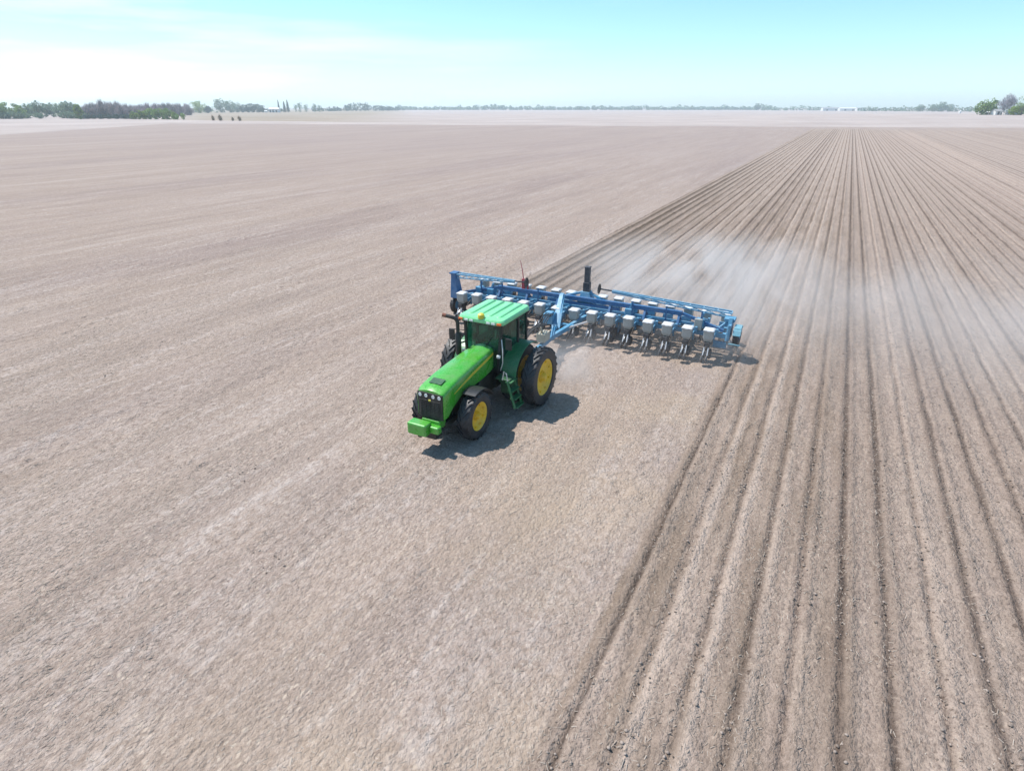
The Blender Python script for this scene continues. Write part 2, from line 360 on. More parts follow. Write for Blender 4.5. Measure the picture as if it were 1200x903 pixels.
def ground_material():
    t = NT('soil')
    P = t.n('ShaderNodeNewGeometry').outputs['Position']
    sp = t.n('ShaderNodeSeparateXYZ', {0: P}); px_, py_ = sp.outputs[0], sp.outputs[1]
    flat = t.scale(P, (1, 1, 0))
    big = t.noise(flat, 0.05, 4, 0.55); mid = t.noise(flat, 0.6, 5, 0.6); fine = t.noise(flat, 5.0, 6, 0.65); grit = t.noise(flat, 22.0, 4, 0.7)
    streak = t.noise(t.scale(P, (0.55, 0.035, 0), rot=(0, 0, rad(-3))), 1.0, 5, 0.6)
    streak2 = t.noise(t.scale(P, (2.6, 0.22, 0), rot=(0, 0, rad(-3))), 1.0, 4, 0.6)
    vc = t.n('ShaderNodeTexVoronoi', {'Vector': t.scale(P, (1, 0.75, 1)), 'Scale': 14.0, 'Randomness': 1.0}); vf = t.n('ShaderNodeTexVoronoi', {'Vector': t.scale(P, (1, 0.8, 1), rot=(0, 0, 0.5)), 'Scale': 36.0, 'Randomness': 1.0})
    vcs = t.n('ShaderNodeSeparateColor', {0: vc.outputs['Color']}).outputs[0]; vfs = t.n('ShaderNodeSeparateColor', {0: vf.outputs['Color']}).outputs[0]
    # harrowed, unplanted soil
    c = t.mix(t.rng(t.math('ADD', t.math('MULTIPLY', fine, 0.6), t.math('MULTIPLY', grit, 0.4)), 0.36, 0.66), (0.245, 0.195, 0.168), (0.43, 0.358, 0.318))
    c = t.mix(t.rng(mid, 0.35, 0.72, 0, 0.35), c, (0.36, 0.285, 0.225))
    c = t.mix(t.math('MULTIPLY', t.rng(vcs, 0.55, 1.0), 0.35), c, (0.50, 0.425, 0.385))
    c = t.mix(t.math('MULTIPLY', t.rng(vfs, 0.6, 0.0), 0.30), c, (0.21, 0.165, 0.145))
    wide = t.noise(t.scale(P, (0.075, 0.011, 0), rot=(0, 0, rad(-6))), 1.0, 4, 0.6)
    c = t.mix(t.rng(wide, 0.52, 0.36, 0, 0.55), c, (0.255, 0.205, 0.195))
    c = t.mix(t.rng(wide, 0.56, 0.72, 0, 0.45), c, (0.44, 0.375, 0.34))
    brk = t.rng(t.math('ADD', t.math('MULTIPLY', fine, 0.5), t.math('MULTIPLY', t.noise(t.scale(P, (3.5, 2.2, 0)), 1.0, 5, 0.7), 0.5)), 0.43, 0.58)
    c = t.mix(t.math('MULTIPLY', brk, t.rng(streak, 0.48, 0.68, 0, 0.65)), c, (0.47, 0.415, 0.39))
    c = t.mix(t.math('MULTIPLY', brk, t.rng(streak2, 0.52, 0.70, 0, 0.7)), c, (0.53, 0.475, 0.45))
    c = t.mix(t.rng(streak, 0.46, 0.28, 0, 0.5), c, (0.25, 0.205, 0.185))
    c = t.mix(t.math('MULTIPLY', t.rng(px_, -9.5, -4.5), t.math('MULTIPLY', t.rng(t.noise(flat, 0.22, 4), 0.40, 0.62), 0.5)), c, (0.42, 0.335, 0.25))
    chip = t.noise(t.scale(P, (1.0, 0.6, 0), rot=(0, 0, 0.3)), 15.0, 3, 0.6, 0.8); chip2 = t.noise(t.scale(P, (0.7, 1.0, 0), loc=(7, 3, 0)), 19.0, 3, 0.6, 0.8)
    gate = t.rng(t.noise(flat, 0.9, 4, 0.6), 0.38, 0.64, 0.25, 1.0)
    pit = t.math('MULTIPLY', t.rng(chip, 0.41, 0.33), gate); flake = t.math('MULTIPLY', t.rng(chip2, 0.59, 0.67), gate)
    c = t.mix(t.math('MULTIPLY', pit, 0.7), c, (0.15, 0.115, 0.098)); c = t.mix(t.math('MULTIPLY', flake, 0.7), c, (0.55, 0.485, 0.44))
    # pale stalk crumbs of last year's crop
    vo = t.n('ShaderNodeTexVoronoi', {'Vector': t.scale(P, (9, 5, 0), rot=(0, 0, rad(20))), 'Scale': 1.0, 'Randomness': 1.0})
    fleck = t.math('MULTIPLY', t.rng(vo.outputs['Distance'], 0.30, 0.16), t.rng(t.noise(flat, 1.3, 3), 0.42, 0.65))
    c = t.mix(t.math('MULTIPLY', fleck, 0.6), c, (0.58, 0.50, 0.42))
    # planted soil: row by row
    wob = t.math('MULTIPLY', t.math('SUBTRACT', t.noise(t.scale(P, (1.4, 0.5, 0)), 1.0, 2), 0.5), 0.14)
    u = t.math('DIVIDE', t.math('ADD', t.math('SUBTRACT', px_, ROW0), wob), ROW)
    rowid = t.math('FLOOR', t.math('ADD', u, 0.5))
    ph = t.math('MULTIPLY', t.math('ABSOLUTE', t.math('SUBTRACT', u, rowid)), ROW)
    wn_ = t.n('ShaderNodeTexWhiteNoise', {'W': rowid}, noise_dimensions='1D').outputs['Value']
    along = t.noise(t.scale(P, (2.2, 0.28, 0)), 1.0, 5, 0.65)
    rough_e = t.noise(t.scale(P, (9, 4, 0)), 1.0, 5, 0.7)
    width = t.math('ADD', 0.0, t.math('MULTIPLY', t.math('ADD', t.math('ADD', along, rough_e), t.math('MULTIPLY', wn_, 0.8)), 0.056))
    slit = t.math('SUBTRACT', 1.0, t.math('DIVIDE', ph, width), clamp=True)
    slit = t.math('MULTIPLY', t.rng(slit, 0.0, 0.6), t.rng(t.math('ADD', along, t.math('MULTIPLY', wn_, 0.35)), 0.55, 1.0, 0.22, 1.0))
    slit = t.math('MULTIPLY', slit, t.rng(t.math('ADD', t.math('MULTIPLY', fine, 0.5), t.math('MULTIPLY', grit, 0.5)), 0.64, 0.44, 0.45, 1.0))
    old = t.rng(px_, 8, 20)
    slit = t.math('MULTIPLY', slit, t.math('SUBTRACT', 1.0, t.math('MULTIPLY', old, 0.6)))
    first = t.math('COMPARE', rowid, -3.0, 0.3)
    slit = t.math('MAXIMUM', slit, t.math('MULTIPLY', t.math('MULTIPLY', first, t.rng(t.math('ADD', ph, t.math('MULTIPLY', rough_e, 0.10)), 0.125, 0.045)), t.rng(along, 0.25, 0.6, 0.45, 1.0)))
    # each pass left its rows a shade apart; planter wheel marks make every few rows darker
    pass_n = t.noise(t.scale(P, (0.42, 0.02, 0)), 1.0, 3, 0.6)
    pc = t.mix(t.rng(t.math('ADD', t.math('MULTIPLY', fine, 0.65), t.math('MULTIPLY', grit, 0.35)), 0.36, 0.64), (0.21, 0.168, 0.142), (0.40, 0.325, 0.283))
    pc = t.mix(t.rng(t.noise(t.scale(P, (3.0, 0.5, 0)), 1.0, 5, 0.65), 0.45, 0.72, 0, 0.65), pc, (0.43, 0.355, 0.30))
    pc = t.mix(t.rng(pass_n, 0.5, 0.75, 0, 0.5), pc, (0.43, 0.36, 0.315))
    pc = t.mix(t.math('MULTIPLY', t.rng(vcs, 0.55, 1.0), 0.30), pc, (0.45, 0.37, 0.32))
    pc = t.mix(t.math('MULTIPLY', t.rng(vfs, 0.6, 0.0), 0.35), pc, (0.16, 0.122, 0.104))
    pc = t.mix(t.math('MULTIPLY', t.rng(px_, 8, 22), 0.35), pc, (0.29, 0.23, 0.215))
    pc = t.mix(t.math('MULTIPLY', t.rng(t.math('ADD', wn_, t.math('MULTIPLY', along, 0.5)), 0.5, 1.3, 0, 0.55), t.rng(ph, 0.40, 0.14)), pc, (0.20, 0.156, 0.13))
    lastp = t.math('MULTIPLY', t.rng(px_, 3.2, 0.6), t.rng(t.noise(t.scale(P, (1.3, 0.16, 0)), 1.0, 4, 0.6), 0.38, 0.62))
    pc = t.mix(t.math('MULTIPLY', lastp, 0.7), pc, (0.185, 0.142, 0.108))
    pc = t.mix(t.math('MULTIPLY', t.rng(py_, 35, 130), t.rng(ph, 0.10, 0.26, 0.25, 0.8)), pc, (0.40, 0.335, 0.30))  # ridge highlight painted paler between the slits, stronger with distance
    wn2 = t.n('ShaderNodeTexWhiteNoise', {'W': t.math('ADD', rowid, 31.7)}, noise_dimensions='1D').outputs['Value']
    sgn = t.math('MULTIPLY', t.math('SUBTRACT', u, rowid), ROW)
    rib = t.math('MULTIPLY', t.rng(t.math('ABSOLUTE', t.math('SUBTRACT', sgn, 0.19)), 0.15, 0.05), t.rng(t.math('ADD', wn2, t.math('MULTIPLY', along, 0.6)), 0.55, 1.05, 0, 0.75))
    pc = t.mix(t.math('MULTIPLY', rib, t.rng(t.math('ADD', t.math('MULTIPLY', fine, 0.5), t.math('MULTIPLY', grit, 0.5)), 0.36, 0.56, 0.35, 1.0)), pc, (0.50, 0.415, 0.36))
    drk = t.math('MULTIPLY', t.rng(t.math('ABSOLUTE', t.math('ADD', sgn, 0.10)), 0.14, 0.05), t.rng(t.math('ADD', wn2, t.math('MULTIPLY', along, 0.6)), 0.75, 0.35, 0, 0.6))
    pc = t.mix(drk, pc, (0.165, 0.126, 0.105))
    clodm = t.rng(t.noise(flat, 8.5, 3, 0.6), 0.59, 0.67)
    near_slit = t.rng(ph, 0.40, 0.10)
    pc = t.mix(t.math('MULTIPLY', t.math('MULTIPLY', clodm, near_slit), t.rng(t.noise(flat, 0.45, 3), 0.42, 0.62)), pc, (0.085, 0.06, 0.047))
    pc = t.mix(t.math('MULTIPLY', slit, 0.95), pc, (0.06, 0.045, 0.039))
    pc = t.mix(t.math('MULTIPLY', fleck, 0.4), pc, (0.50, 0.415, 0.34))
    pc = t.mix(t.math('MULTIPLY', pit, 0.75), pc, (0.11, 0.082, 0.066)); pc = t.mix(t.math('MULTIPLY', flake, 0.55), pc, (0.50, 0.42, 0.35))
    edge_n = t.math('MULTIPLY', t.math('SUBTRACT', t.noise(flat, 1.2, 4), 0.5), 0.25)
    mr = t.rng(t.math('ADD', px_, edge_n), EDGE_R - 0.05, EDGE_R + 0.05)
    ml = t.math('MULTIPLY', t.rng(t.math('ADD', px_, edge_n), EDGE_L - 0.05, EDGE_L + 0.05), t.rng(t.math('ADD', py_, edge_n), PLANT_Y - 0.2, PLANT_Y + 0.2))
    pm = t.math('MULTIPLY', t.math('MAXIMUM', mr, ml), t.rng(t.math('ADD', py_, t.math('MULTIPLY', big, 60)), ROW_END + 36, ROW_END + 24))
    # fresh, darker earth in the rows just planted on the left
    fresh = t.math('MULTIPLY', t.rng(px_, -9.5, -13), t.rng(py_, 150, 60))
    pc = t.mix(t.math('MULTIPLY', t.math('MULTIPLY', fresh, 0.8), t.rng(ph, 0.33, 0.1)), pc, (0.12, 0.095, 0.075))
    c = t.mix(t.math('MULTIPLY', t.rng(py_, 30, 140), 0.45), c, (0.33, 0.28, 0.275))
    c = t.mix(pm, c, pc)
    # far side fields
    nz = t.math('MULTIPLY', t.math('SUBTRACT', t.noise(flat, 0.03, 3), 0.5), 9.0)
    A, B, Cc, D = (-271.95, 122.58), (-388.7, 284.3), (-252.2, 293.7), (74.95, 391.7)
    f2 = line_mask(t, px_, py_, A, B, 2.5)
    f1 = line_mask(t, px_, py_, Cc, D, 6.0, nz)
    pale = t.math('MAXIMUM', f1, f2)
    pale_c = t.mix(t.rng(t.noise(flat, 0.02, 4), 0.35, 0.7), (0.385, 0.335, 0.32), (0.47, 0.42, 0.405))
    c = t.mix(pale, c, pale_c)
    f3 = line_mask(t, px_, py_, (-456.7, 330.8), (-307.4, 340.9), 6.0, nz)
    west = line_mask(t, px_, py_, (-252.0, 293.0), (-700.0, 900.0), 40.0)
    east_of_trees = line_mask(t, px_, py_, (-880.0, 640.0), (-440.0, 315.0), 20.0)
    tan_c = t.mix(t.rng(t.noise(flat, 0.012, 4), 0.35, 0.7), (0.30, 0.255, 0.205), (0.37, 0.32, 0.27))
    c = t.mix(t.math('MULTIPLY', t.math('MULTIPLY', f3, west), east_of_trees), c, tan_c)
    c = t.mix(1.0, c, (0.95, 0.905, 0.868), 'MULTIPLY')
    b = t.n('ShaderNodeBsdfPrincipled', {'Base Color': c, 'Roughness': 0.95, 'Specular IOR Level': 0.1})
    hgt = t.math('ADD', t.math('MULTIPLY', fine, 0.05), t.math('ADD', t.math('MULTIPLY', grit, 0.022), t.math('MULTIPLY', mid, 0.05)))
    hgt = t.math('MULTIPLY', hgt, t.rng(t.noise(t.scale(P, (0.5, 0.2, 0)), 1.0, 4, 0.6), 0.35, 0.65, 0.5, 1.3))
    hgt = t.math('SUBTRACT', hgt, t.math('ADD', t.math('MULTIPLY', vc.outputs['Distance'], 0.026), t.math('MULTIPLY', vf.outputs['Distance'], 0.012)))
    bn = t.n('ShaderNodeBump', {'Height': hgt, 'Strength': 0.85, 'Distance': 1.4})
    t.t.links.new(bn.outputs[0], b.inputs['Normal'])
    t.surf(b.outputs[0]); return t.m
me.materials.append(ground_material())

# ------------------------------------------------------------------ tractor (drives towards -Y; x to its left side)
TX, TY = -8.95, 16.3
tractor = empty('tractor', (TX, TY, -0.02))
tag(tractor, 'green farm tractor with yellow wheels pulling the blue planter', 'tractor')

def make_wheel(name, r, w, rim_r, nlug, lug_h, dish, side, parent, loc):
    """wheel turning about x; side=+1: outer face towards +x"""
    e = empty(name, loc, parent=parent)
    m = MB(); h = w / 2; rt = r - lug_h
    prof = [(-h * 0.72, rim_r), (-h * 0.94, rim_r + 0.03), (-h, rim_r + (rt - rim_r) * 0.55), (-h * 0.93, rt - 0.05), (-h * 0.78, rt - 0.012), (0, rt + 0.008),
            (h * 0.78, rt - 0.012), (h * 0.93, rt - 0.05), (h, rim_r + (rt - rim_r) * 0.55), (h * 0.94, rim_r + 0.03), (h * 0.72, rim_r)]
    m.lathe(prof, n=64)
    for k in range(nlug):
        for sd in (-1, 1):
            a0 = 2 * math.pi * (k + (0.5 if sd > 0 else 0)) / nlug
            sweep = 2 * math.pi / nlug * 1.25
            pts = []
            for (xx, aa, rr) in ((0.03 * sd, a0, rt), (h * 0.62 * sd, a0 - sweep * 0.6, rt - 0.004), (h * 0.97 * sd, a0 - sweep * 0.85, rt - 0.035)):
                pts.append((xx, aa, rr))
            wl = 0.026 * r / 0.9
            lo, hi = [], []
            ring = []
            for (xx, aa, rr) in pts:
                for da, dr in ((-wl / r, -0.02), (-wl * 0.75 / r, lug_h), (wl * 0.75 / r, lug_h), (wl / r, -0.02)):
                    q = rr + dr
                    ring.append((xx, q * math.cos(aa + da), q * math.sin(aa + da)))
            vs_ = ring
            fs = []
            for i in range(2):
                for j in range(4): fs.append((i * 4 + j, i * 4 + (j + 1) % 4, (i + 1) * 4 + (j + 1) % 4, (i + 1) * 4 + j))
            fs += [(3, 2, 1, 0), (8, 9, 10, 11)]
            m.add(vs_, fs)
    m.build('tyre', M['rubber'], e, sharp=30)
    b = MB(); f = side
    o = h * 0.74
    b.lathe([(f * -o, rim_r), (f * -o * 1.04, rim_r - 0.03), (f * -o * 0.8, rim_r - 0.06), (f * o * 0.75, rim_r - 0.075), (f * o, rim_r - 0.02), (f * o * 1.06, rim_r + 0.012), (f * o * 1.0, rim_r + 0.014), (f * o * 0.9, rim_r - 0.002)], n=56)
    b.lathe([(f * (o - dish * 0.3), rim_r - 0.068), (f * (o - dish * 0.8), rim_r * 0.72), (f * (o - dish), rim_r * 0.52), (f * (o - dish), 0.20 * r), (f * (o - dish + 0.03), 0.19 * r), (f * (o - dish + 0.03), 0.001)], n=56)
    for k in range(8):
        a = 2 * math.pi * (k + 0.5) / 8; q = rim_r * 0.86
        b.box((f * (o - dish * 0.45), q * math.cos(a), q * math.sin(a)), (0.06, 0.09, 0.05), (a, 0, 0))
    b.build('rim', M['yellow'], e, sharp=40)
    hb = MB(); hb.lathe([(f * (o - dish + 0.025), 0.15 * r), (f * (o - dish + 0.10), 0.13 * r), (f * (o - dish + 0.16), 0.085 * r), (f * (o - dish + 0.16), 0.001)], n=24)
    for k in range(10):
        a = 2 * math.pi * k / 10; q = 0.17 * r
        hb.lathe([(f * (o - dish + 0.02), 0.018), (f * (o - dish + 0.055), 0.016), (f * (o - dish + 0.055), 0.0005)], c=(0, q * math.cos(a), q * math.sin(a)), n=8)
    hb.build('hub', M['yellow'], e, sharp=40)
    return e
RR, RF = 0.99, 0.74
for sx in (-1, 1):
    make_wheel('rear_wheel', RR, 0.47, 0.60, 22, 0.045, 0.16, sx, tractor, (sx * 0.79, 0, RR))
    make_wheel('rear_wheel', RR, 0.47, 0.60, 22, 0.045, 0.10, sx, tractor, (sx * 1.52, 0, RR))
    make_wheel('front_wheel', RF, 0.43, 0.43, 19, 0.04, 0.12, sx, tractor, (sx * 0.78, -2.93, RF))

# chassis, engine and axles
m = MB()
m.box((0, -0.1, 0.98), (0.62, 1.3, 0.72)); m.box((0, -1.3, 0.92), (0.5, 1.4, 0.62)); m.box((0, -2.55, 1.0), (0.54, 1.5, 0.55))
m.box((0, -3.3, 0.82), (0.44, 1.0, 0.30)); m.lathe([(-1.30, 0.13), (1.30, 0.13)], c=(0, 0, RR), n=20)
for sx in (-1, 1):
    m.box((sx * 0.30, -2.7, 0.70), (0.10, 2.2, 0.16)); m.lathe([(sx * 0.02, 0.15), (sx * 0.62, 0.11)], c=(0, -2.93, RF), n=16)
    m.lathe([(sx * 0.55, 0.17), (sx * 0.72, 0.15), (sx * 0.72, 0.001)], c=(0, -2.93, RF), n=18)
    m.bar((sx * 0.62, -2.72, 0.70), (sx * 0.1, -2.66, 0.72), 0.05)
    m.box((sx * 0.36, -2.45, 1.12), (0.12, 1.1, 0.34)); m.tube([(sx * 0.40, -3.0, 1.2), (sx * 0.42, -2.3, 1.24), (sx * 0.40, -1.8, 1.1)], 0.035, 8)
m.box((0, 0.62, 0.85), (0.5, 0.3, 0.6))
m.build('chassis', M['engine'], tractor, bevel=0.015)
m = MB()
m.bar((-0.32, 0.7, 0.62), (-0.42, 1.35, 0.48), 0.07, 0.12); m.bar((0.32, 0.7, 0.62), (0.42, 1.35, 0.48), 0.07, 0.12); m.bar((0, 0.5, 0.42), (0, 1.25, 0.42), 0.12, 0.06)
m.bar((-0.3, 0.75, 1.25), (-0.4, 1.2, 0.55), 0.05); m.bar((0.3, 0.75, 1.25), (0.4, 1.2, 0.55), 0.05); m.bar((0, 0.72, 1.2), (0, 1.15, 1.05), 0.06)
m.build('rear_hitch', M['dsteel'], tractor, bevel=0.008)

# hood: rounded section lofted to the nose
def hood_ring(y, hw, zb, zt, crown=0.05, n=7):
    r = min(0.13, hw * 0.4); pts = [(-hw, y, zb), (-hw * 1.0, y, (zb + zt) / 2), (-hw, y, zt - crown - r)]
    for k in range(1, 5):
        a = math.pi - k * math.pi / 2 / 5; pts.append((-hw + r + r * math.cos(a), y, zt - crown - r + r * math.sin(a)))
    for k in range(n):
        q = -1 + 2 * k / (n - 1); pts.append((q * (hw - r), y, zt - crown * q * q))
    for k in range(1, 5):
        a = math.pi / 2 - k * math.pi / 2 / 5; pts.append((hw - r + r * math.cos(a), y, zt - crown - r + r * math.sin(a)))
    pts += [(hw, y, zt - crown - r), (hw, y, (zb + zt) / 2), (hw, y, zb)]
    return pts
rings = [hood_ring(-0.98, 0.37, 1.44, 2.20), hood_ring(-1.6, 0.42, 1.40, 2.16), hood_ring(-2.4, 0.45, 1.40, 2.10), hood_ring(-3.1, 0.47, 1.40, 2.03), hood_ring(-3.6, 0.475, 1.20, 1.95), hood_ring(-3.86, 0.47, 1.02, 1.89), hood_ring(-4.0, 0.44, 1.0, 1.82)]
hood = MB().loft(rings).build('hood', M['green'], tractor, sharp=50)
# yellow side stripe sweeping to the nose, 3 mm proud
for sx in (-1, 1):
    m = MB(); pts = [(-1.02, 0.373, 1.90, 1.99), (-1.6, 0.42, 1.85, 1.94), (-2.4, 0.45, 1.76, 1.85), (-3.1, 0.47, 1.66, 1.72), (-3.5, 0.474, 1.59, 1.61)]
    vs_ = []
    for y, x, a, b in pts: vs_ += [(sx * (x + 0.004), y, a), (sx * (x + 0.004), y, b), (sx * (x - 0.01), y, b), (sx * (x - 0.01), y, a)]
    fs = []
    for i in range(len(pts) - 1):
        for j in range(4): fs.append((i * 4 + j, i * 4 + (j + 1) % 4, (i + 1) * 4 + (j + 1) % 4, (i + 1) * 4 + j))
    m.add(vs_, fs); m.build('stripe', M['stripe'], hood)
m = MB(); m.box((0, -3.62, 1.955), (0.40, 0.26, 0.012), (0.2, 0, 0)); m.build('top_vent', M['dark_green'], hood)
# nose: black grille with lamps, small badge
m = MB(); m.hexa([(-0.40, -4.04, 0.96), (0.40, -4.04, 0.96), (0.40, -3.90, 0.96), (-0.40, -3.90, 0.96)], [(-0.42, -4.02, 1.74), (0.42, -4.02, 1.74), (0.42, -3.90, 1.74), (-0.42, -3.90, 1.74)])
for k in range(11): m.box((0, -4.044, 1.02 + k * 0.05), (0.70, 0.014, 0.018))
for k in range(5): m.box((-0.28 + k * 0.14, -4.046, 1.26), (0.014, 0.014, 0.52))
grille = m.build('grille', M['black'], tractor, bevel=0.006)
for xx in (-0.32, -0.12, 0.12, 0.32):
    m = MB(); m.lathe([(-3.99, 0.001), (-4.04, 0.055), (-4.05, 0.05), (-4.04, 0.001)], c=(xx, 0, 1.66), n=18, axis='Y'); m.build('headlight', M['lens'], grille)
m = MB(); m.box((0, -4.045, 1.53), (0.08, 0.02, 0.06)); m.build('badge', M['stripe'], grille, bevel=0.01)
# front weight bracket
m = MB(); m.box((0, -4.13, 0.74), (0.70, 0.24, 0.16)); m.box((-0.16, -4.38, 0.80), (0.62, 0.34, 0.36)); m.box((0.30, -4.26, 0.78), (0.30, 0.20, 0.22)); m.box((0, -3.9, 0.80), (0.62, 0.34, 0.26))
br = m.build('front_bracket', M['green'], tractor, bevel=0.04)
m = MB(); m.box((0, -4.12, 0.56), (0.62, 0.34, 0.2)); m.box((-0.1, -4.45, 0.59), (0.12, 0.10, 0.08)); m.build('tow_plate', M['black'], br, bevel=0.015)

# cab
cabin = MB()
A = {'fl': (0.55, -1.08), 'fr': (-0.55, -1.08), 'bl': (0.74, -0.05), 'br': (-0.74, -0.05), 'rl': (0.70, 0.66), 'rr': (-0.70, 0.66)}
T = {'fl': (0.66, -0.98), 'fr': (-0.66, -0.98), 'bl': (0.76, -0.08), 'br': (-0.76, -0.08), 'rl': (0.70, 0.62), 'rr': (-0.70, 0.62)}
ZB, ZT = 1.42, 2.95
for k, w in (('fl', 0.085), ('fr', 0.085), ('bl', 0.08), ('br', 0.08), ('rl', 0.08), ('rr', 0.08)):
    cabin.bar((A[k][0], A[k][1], ZB), (T[k][0], T[k][1], ZT), w, w * 0.9, up=(0, 1, 0))
for a, b in (('fl', 'bl'), ('fr', 'br'), ('bl', 'rl'), ('br', 'rr'), ('fl', 'fr'), ('rl', 'rr')):
    cabin.bar((T[a][0], T[a][1], ZT - 0.03), (T[b][0], T[b][1], ZT - 0.03), 0.07); cabin.bar((A[a][0], A[a][1], ZB), (A[b][0], A[b][1], ZB), 0.08)
cabin.box((0, -0.2, 1.36), (1.4, 1.7, 0.10)); cabin.box((0, 0.15, 1.58), (1.30, 0.9, 0.34)); cabin.box((0, -1.06, 1.68), (0.60, 0.10, 0.5))
cabf = cabin.build('cab_frame', M['black'], tractor, bevel=0.012)
def pane(name, a, b, z0, z1, mat, inset=0.0):
    m = MB(); ax, ay = A[a]; bx, by = A[b]; tx, ty = T[a]; ux, uy = T[b]
    def L(p, q, t_): return [p[i] + (q[i] - p[i]) * t_ for i in range(2)]
    t0, t1 = (z0 - ZB) / (ZT - ZB), (z1 - ZB) / (ZT - ZB)
    pa, pb, pc, pd = L((ax, ay), (tx, ty), t0), L((bx, by), (ux, uy), t0), L((bx, by), (ux, uy), t1), L((ax, ay), (tx, ty), t1)
    d = Vector((pb[0] - pa[0], pb[1] - pa[1], 0)); n = Vector((d.y, -d.x, 0)).normalized() * 0.004
    q = [(pa[0], pa[1], z0), (pb[0], pb[1], z0), (pc[0], pc[1], z1), (pd[0], pd[1], z1)]
    m.add(q, [(0, 1, 2, 3)])
    return m.build(name, mat, tractor, normals=False)
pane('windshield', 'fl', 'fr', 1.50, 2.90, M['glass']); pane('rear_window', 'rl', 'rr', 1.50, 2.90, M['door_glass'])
for s_ in 'lr':
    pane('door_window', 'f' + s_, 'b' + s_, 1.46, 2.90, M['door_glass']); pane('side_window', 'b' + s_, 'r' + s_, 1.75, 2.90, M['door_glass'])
m = MB(); m.bar((0.0, -1.075, 1.95), (0.30, -1.055, 2.45), 0.02, 0.02, up=(0, 1, 0)); m.build('wiper', M['black'], tractor)

# roof with lengthwise ribs
def roof_ring(z, g):
    hx, y0, y1, r = 0.80 + g, -1.20 - g, 0.78 + g, 0.16
    pts = []
    for cx_, cy_, a0 in ((hx - r, y1 - r, 0), (-hx + r, y1 - r, 90), (-hx + r, y0 + r, 180), (hx - r, y0 + r, 270)):
        for k in range(5):
            a = rad(a0 + k * 22.5); pts.append((cx_ + r * math.cos(a), cy_ + r * math.sin(a), z))
    return pts
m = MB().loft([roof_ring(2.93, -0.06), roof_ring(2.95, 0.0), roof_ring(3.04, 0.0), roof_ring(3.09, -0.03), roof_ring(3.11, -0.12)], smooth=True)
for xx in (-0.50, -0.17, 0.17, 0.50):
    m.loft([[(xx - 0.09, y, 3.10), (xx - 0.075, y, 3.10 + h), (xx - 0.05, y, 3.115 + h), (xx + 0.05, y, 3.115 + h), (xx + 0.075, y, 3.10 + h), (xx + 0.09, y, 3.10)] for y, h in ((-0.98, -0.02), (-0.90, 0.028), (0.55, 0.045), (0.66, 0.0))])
roof = m.build('roof', M['roof_green_sheen'], tractor, sharp=30)
m = MB(); m.loft([roof_ring(2.90, -0.10), roof_ring(2.935, -0.05)]); m.build('roof_trim', M['dark_green'], roof)
m = MB(); m.lathe([(3.08, 0.001), (3.08, 0.10), (3.13, 0.11), (3.20, 0.10), (3.24, 0.055), (3.25, 0.001)], c=(0.02, -1.13, 0), n=20, axis='Z'); m.build('dome_receiver', M['stripe'], roof)
for sx in (-1, 1):
    m = MB(); m.box((sx * 0.68, -1.20, 2.99), (0.15, 0.07, 0.07)); m.build('warning_lamp', M['orange'], roof, bevel=0.015)
    for xx in (0.30, 0.48):
        m = MB(); m.box((sx * xx, -1.208, 2.985), (0.13, 0.03, 0.07)); m.build('work_light', M['lens'], roof, bevel=0.01)
    m = MB(); m.bar((sx * 0.66, -1.02, 2.55), (sx * 1.02, -1.22, 2.60), 0.025); m.box((sx * 1.02, -1.22, 2.42), (0.20, 0.05, 0.36)); mi = m.build('mirror', M['black'], tractor, bevel=0.01)
    m = MB(); m.box((sx * 0.63, -1.16, 1.92), (0.12, 0.09, 0.11)); m.build('side_lamp', M['lens'], tractor, bevel=0.03)

# interior
m = MB(); m.box((0, 0.12, 1.86), (0.52, 0.50, 0.14)); m.box((0, 0.40, 2.22), (0.50, 0.14, 0.66), (-0.12, 0, 0)); m.box((0, 0.48, 2.62), (0.28, 0.10, 0.18)); m.box((0, 0.15, 1.68), (0.3, 0.3, 0.25))
m.box((-0.34, 0.05, 2.02), (0.12, 0.5, 0.10)); m.build('seat', M['seat'], tractor, bevel=0.04)
m = MB(); m.bar((0, -0.92, 1.5), (0, -0.60, 2.08), 0.12)
pts = [(0.19 * math.cos(a), -0.55 - 0.10 * math.sin(a), 2.12 + 0.16 * math.sin(a)) for a in [2 * math.pi * k / 20 for k in range(21)]]
m.tube(pts, 0.016, 6, cap=False); m.bar((-0.18, -0.55, 2.12), (0.18, -0.55, 2.12), 0.03); m.build('steering_wheel', M['black'], tractor)
m = MB(); m.box((-0.52, 0.05, 1.92), (0.26, 0.8, 0.36)); m.box((-0.52, -0.62, 2.25), (0.05, 0.24, 0.2)); m.bar((-0.52, -0.5, 1.9), (-0.52, -0.62, 2.2), 0.03); m.build('control_console', M['black'], tractor, bevel=0.02)

# exhaust on the right front pillar, elbow turned outwards
m = MB(); m.tube([(-0.70, -1.36, 1.78), (-0.70, -1.36, 1.84), (-0.70, -1.36, 1.86), (-0.70, -1.36, 2.52), (-0.70, -1.36, 2.58)], [0.06, 0.06, 0.095, 0.095, 0.06], 16)
m.tube([(-0.70, -1.36, 2.58), (-0.70, -1.36, 2.86), (-0.715, -1.37, 2.96), (-0.77, -1.39, 3.03), (-0.88, -1.42, 3.07), (-1.16, -1.50, 3.12)], 0.058, 14, cap=False)
m.bar((-0.70, -1.36, 2.2), (-0.60, -1.05, 2.2), 0.04); m.bar((-0.70, -1.36, 1.80), (-0.40, -1.36, 1.75), 0.12); m.build('exhaust_stack', M['black'], tractor)
m = MB(); m.tube([(-1.05, -1.468, 3.098), (-1.16, -1.50, 3.125)], 0.064, 14, cap=False); m.build('exhaust_tip', paint('rusty_pipe', (0.22, 0.07, 0.035), 0.7), tractor)

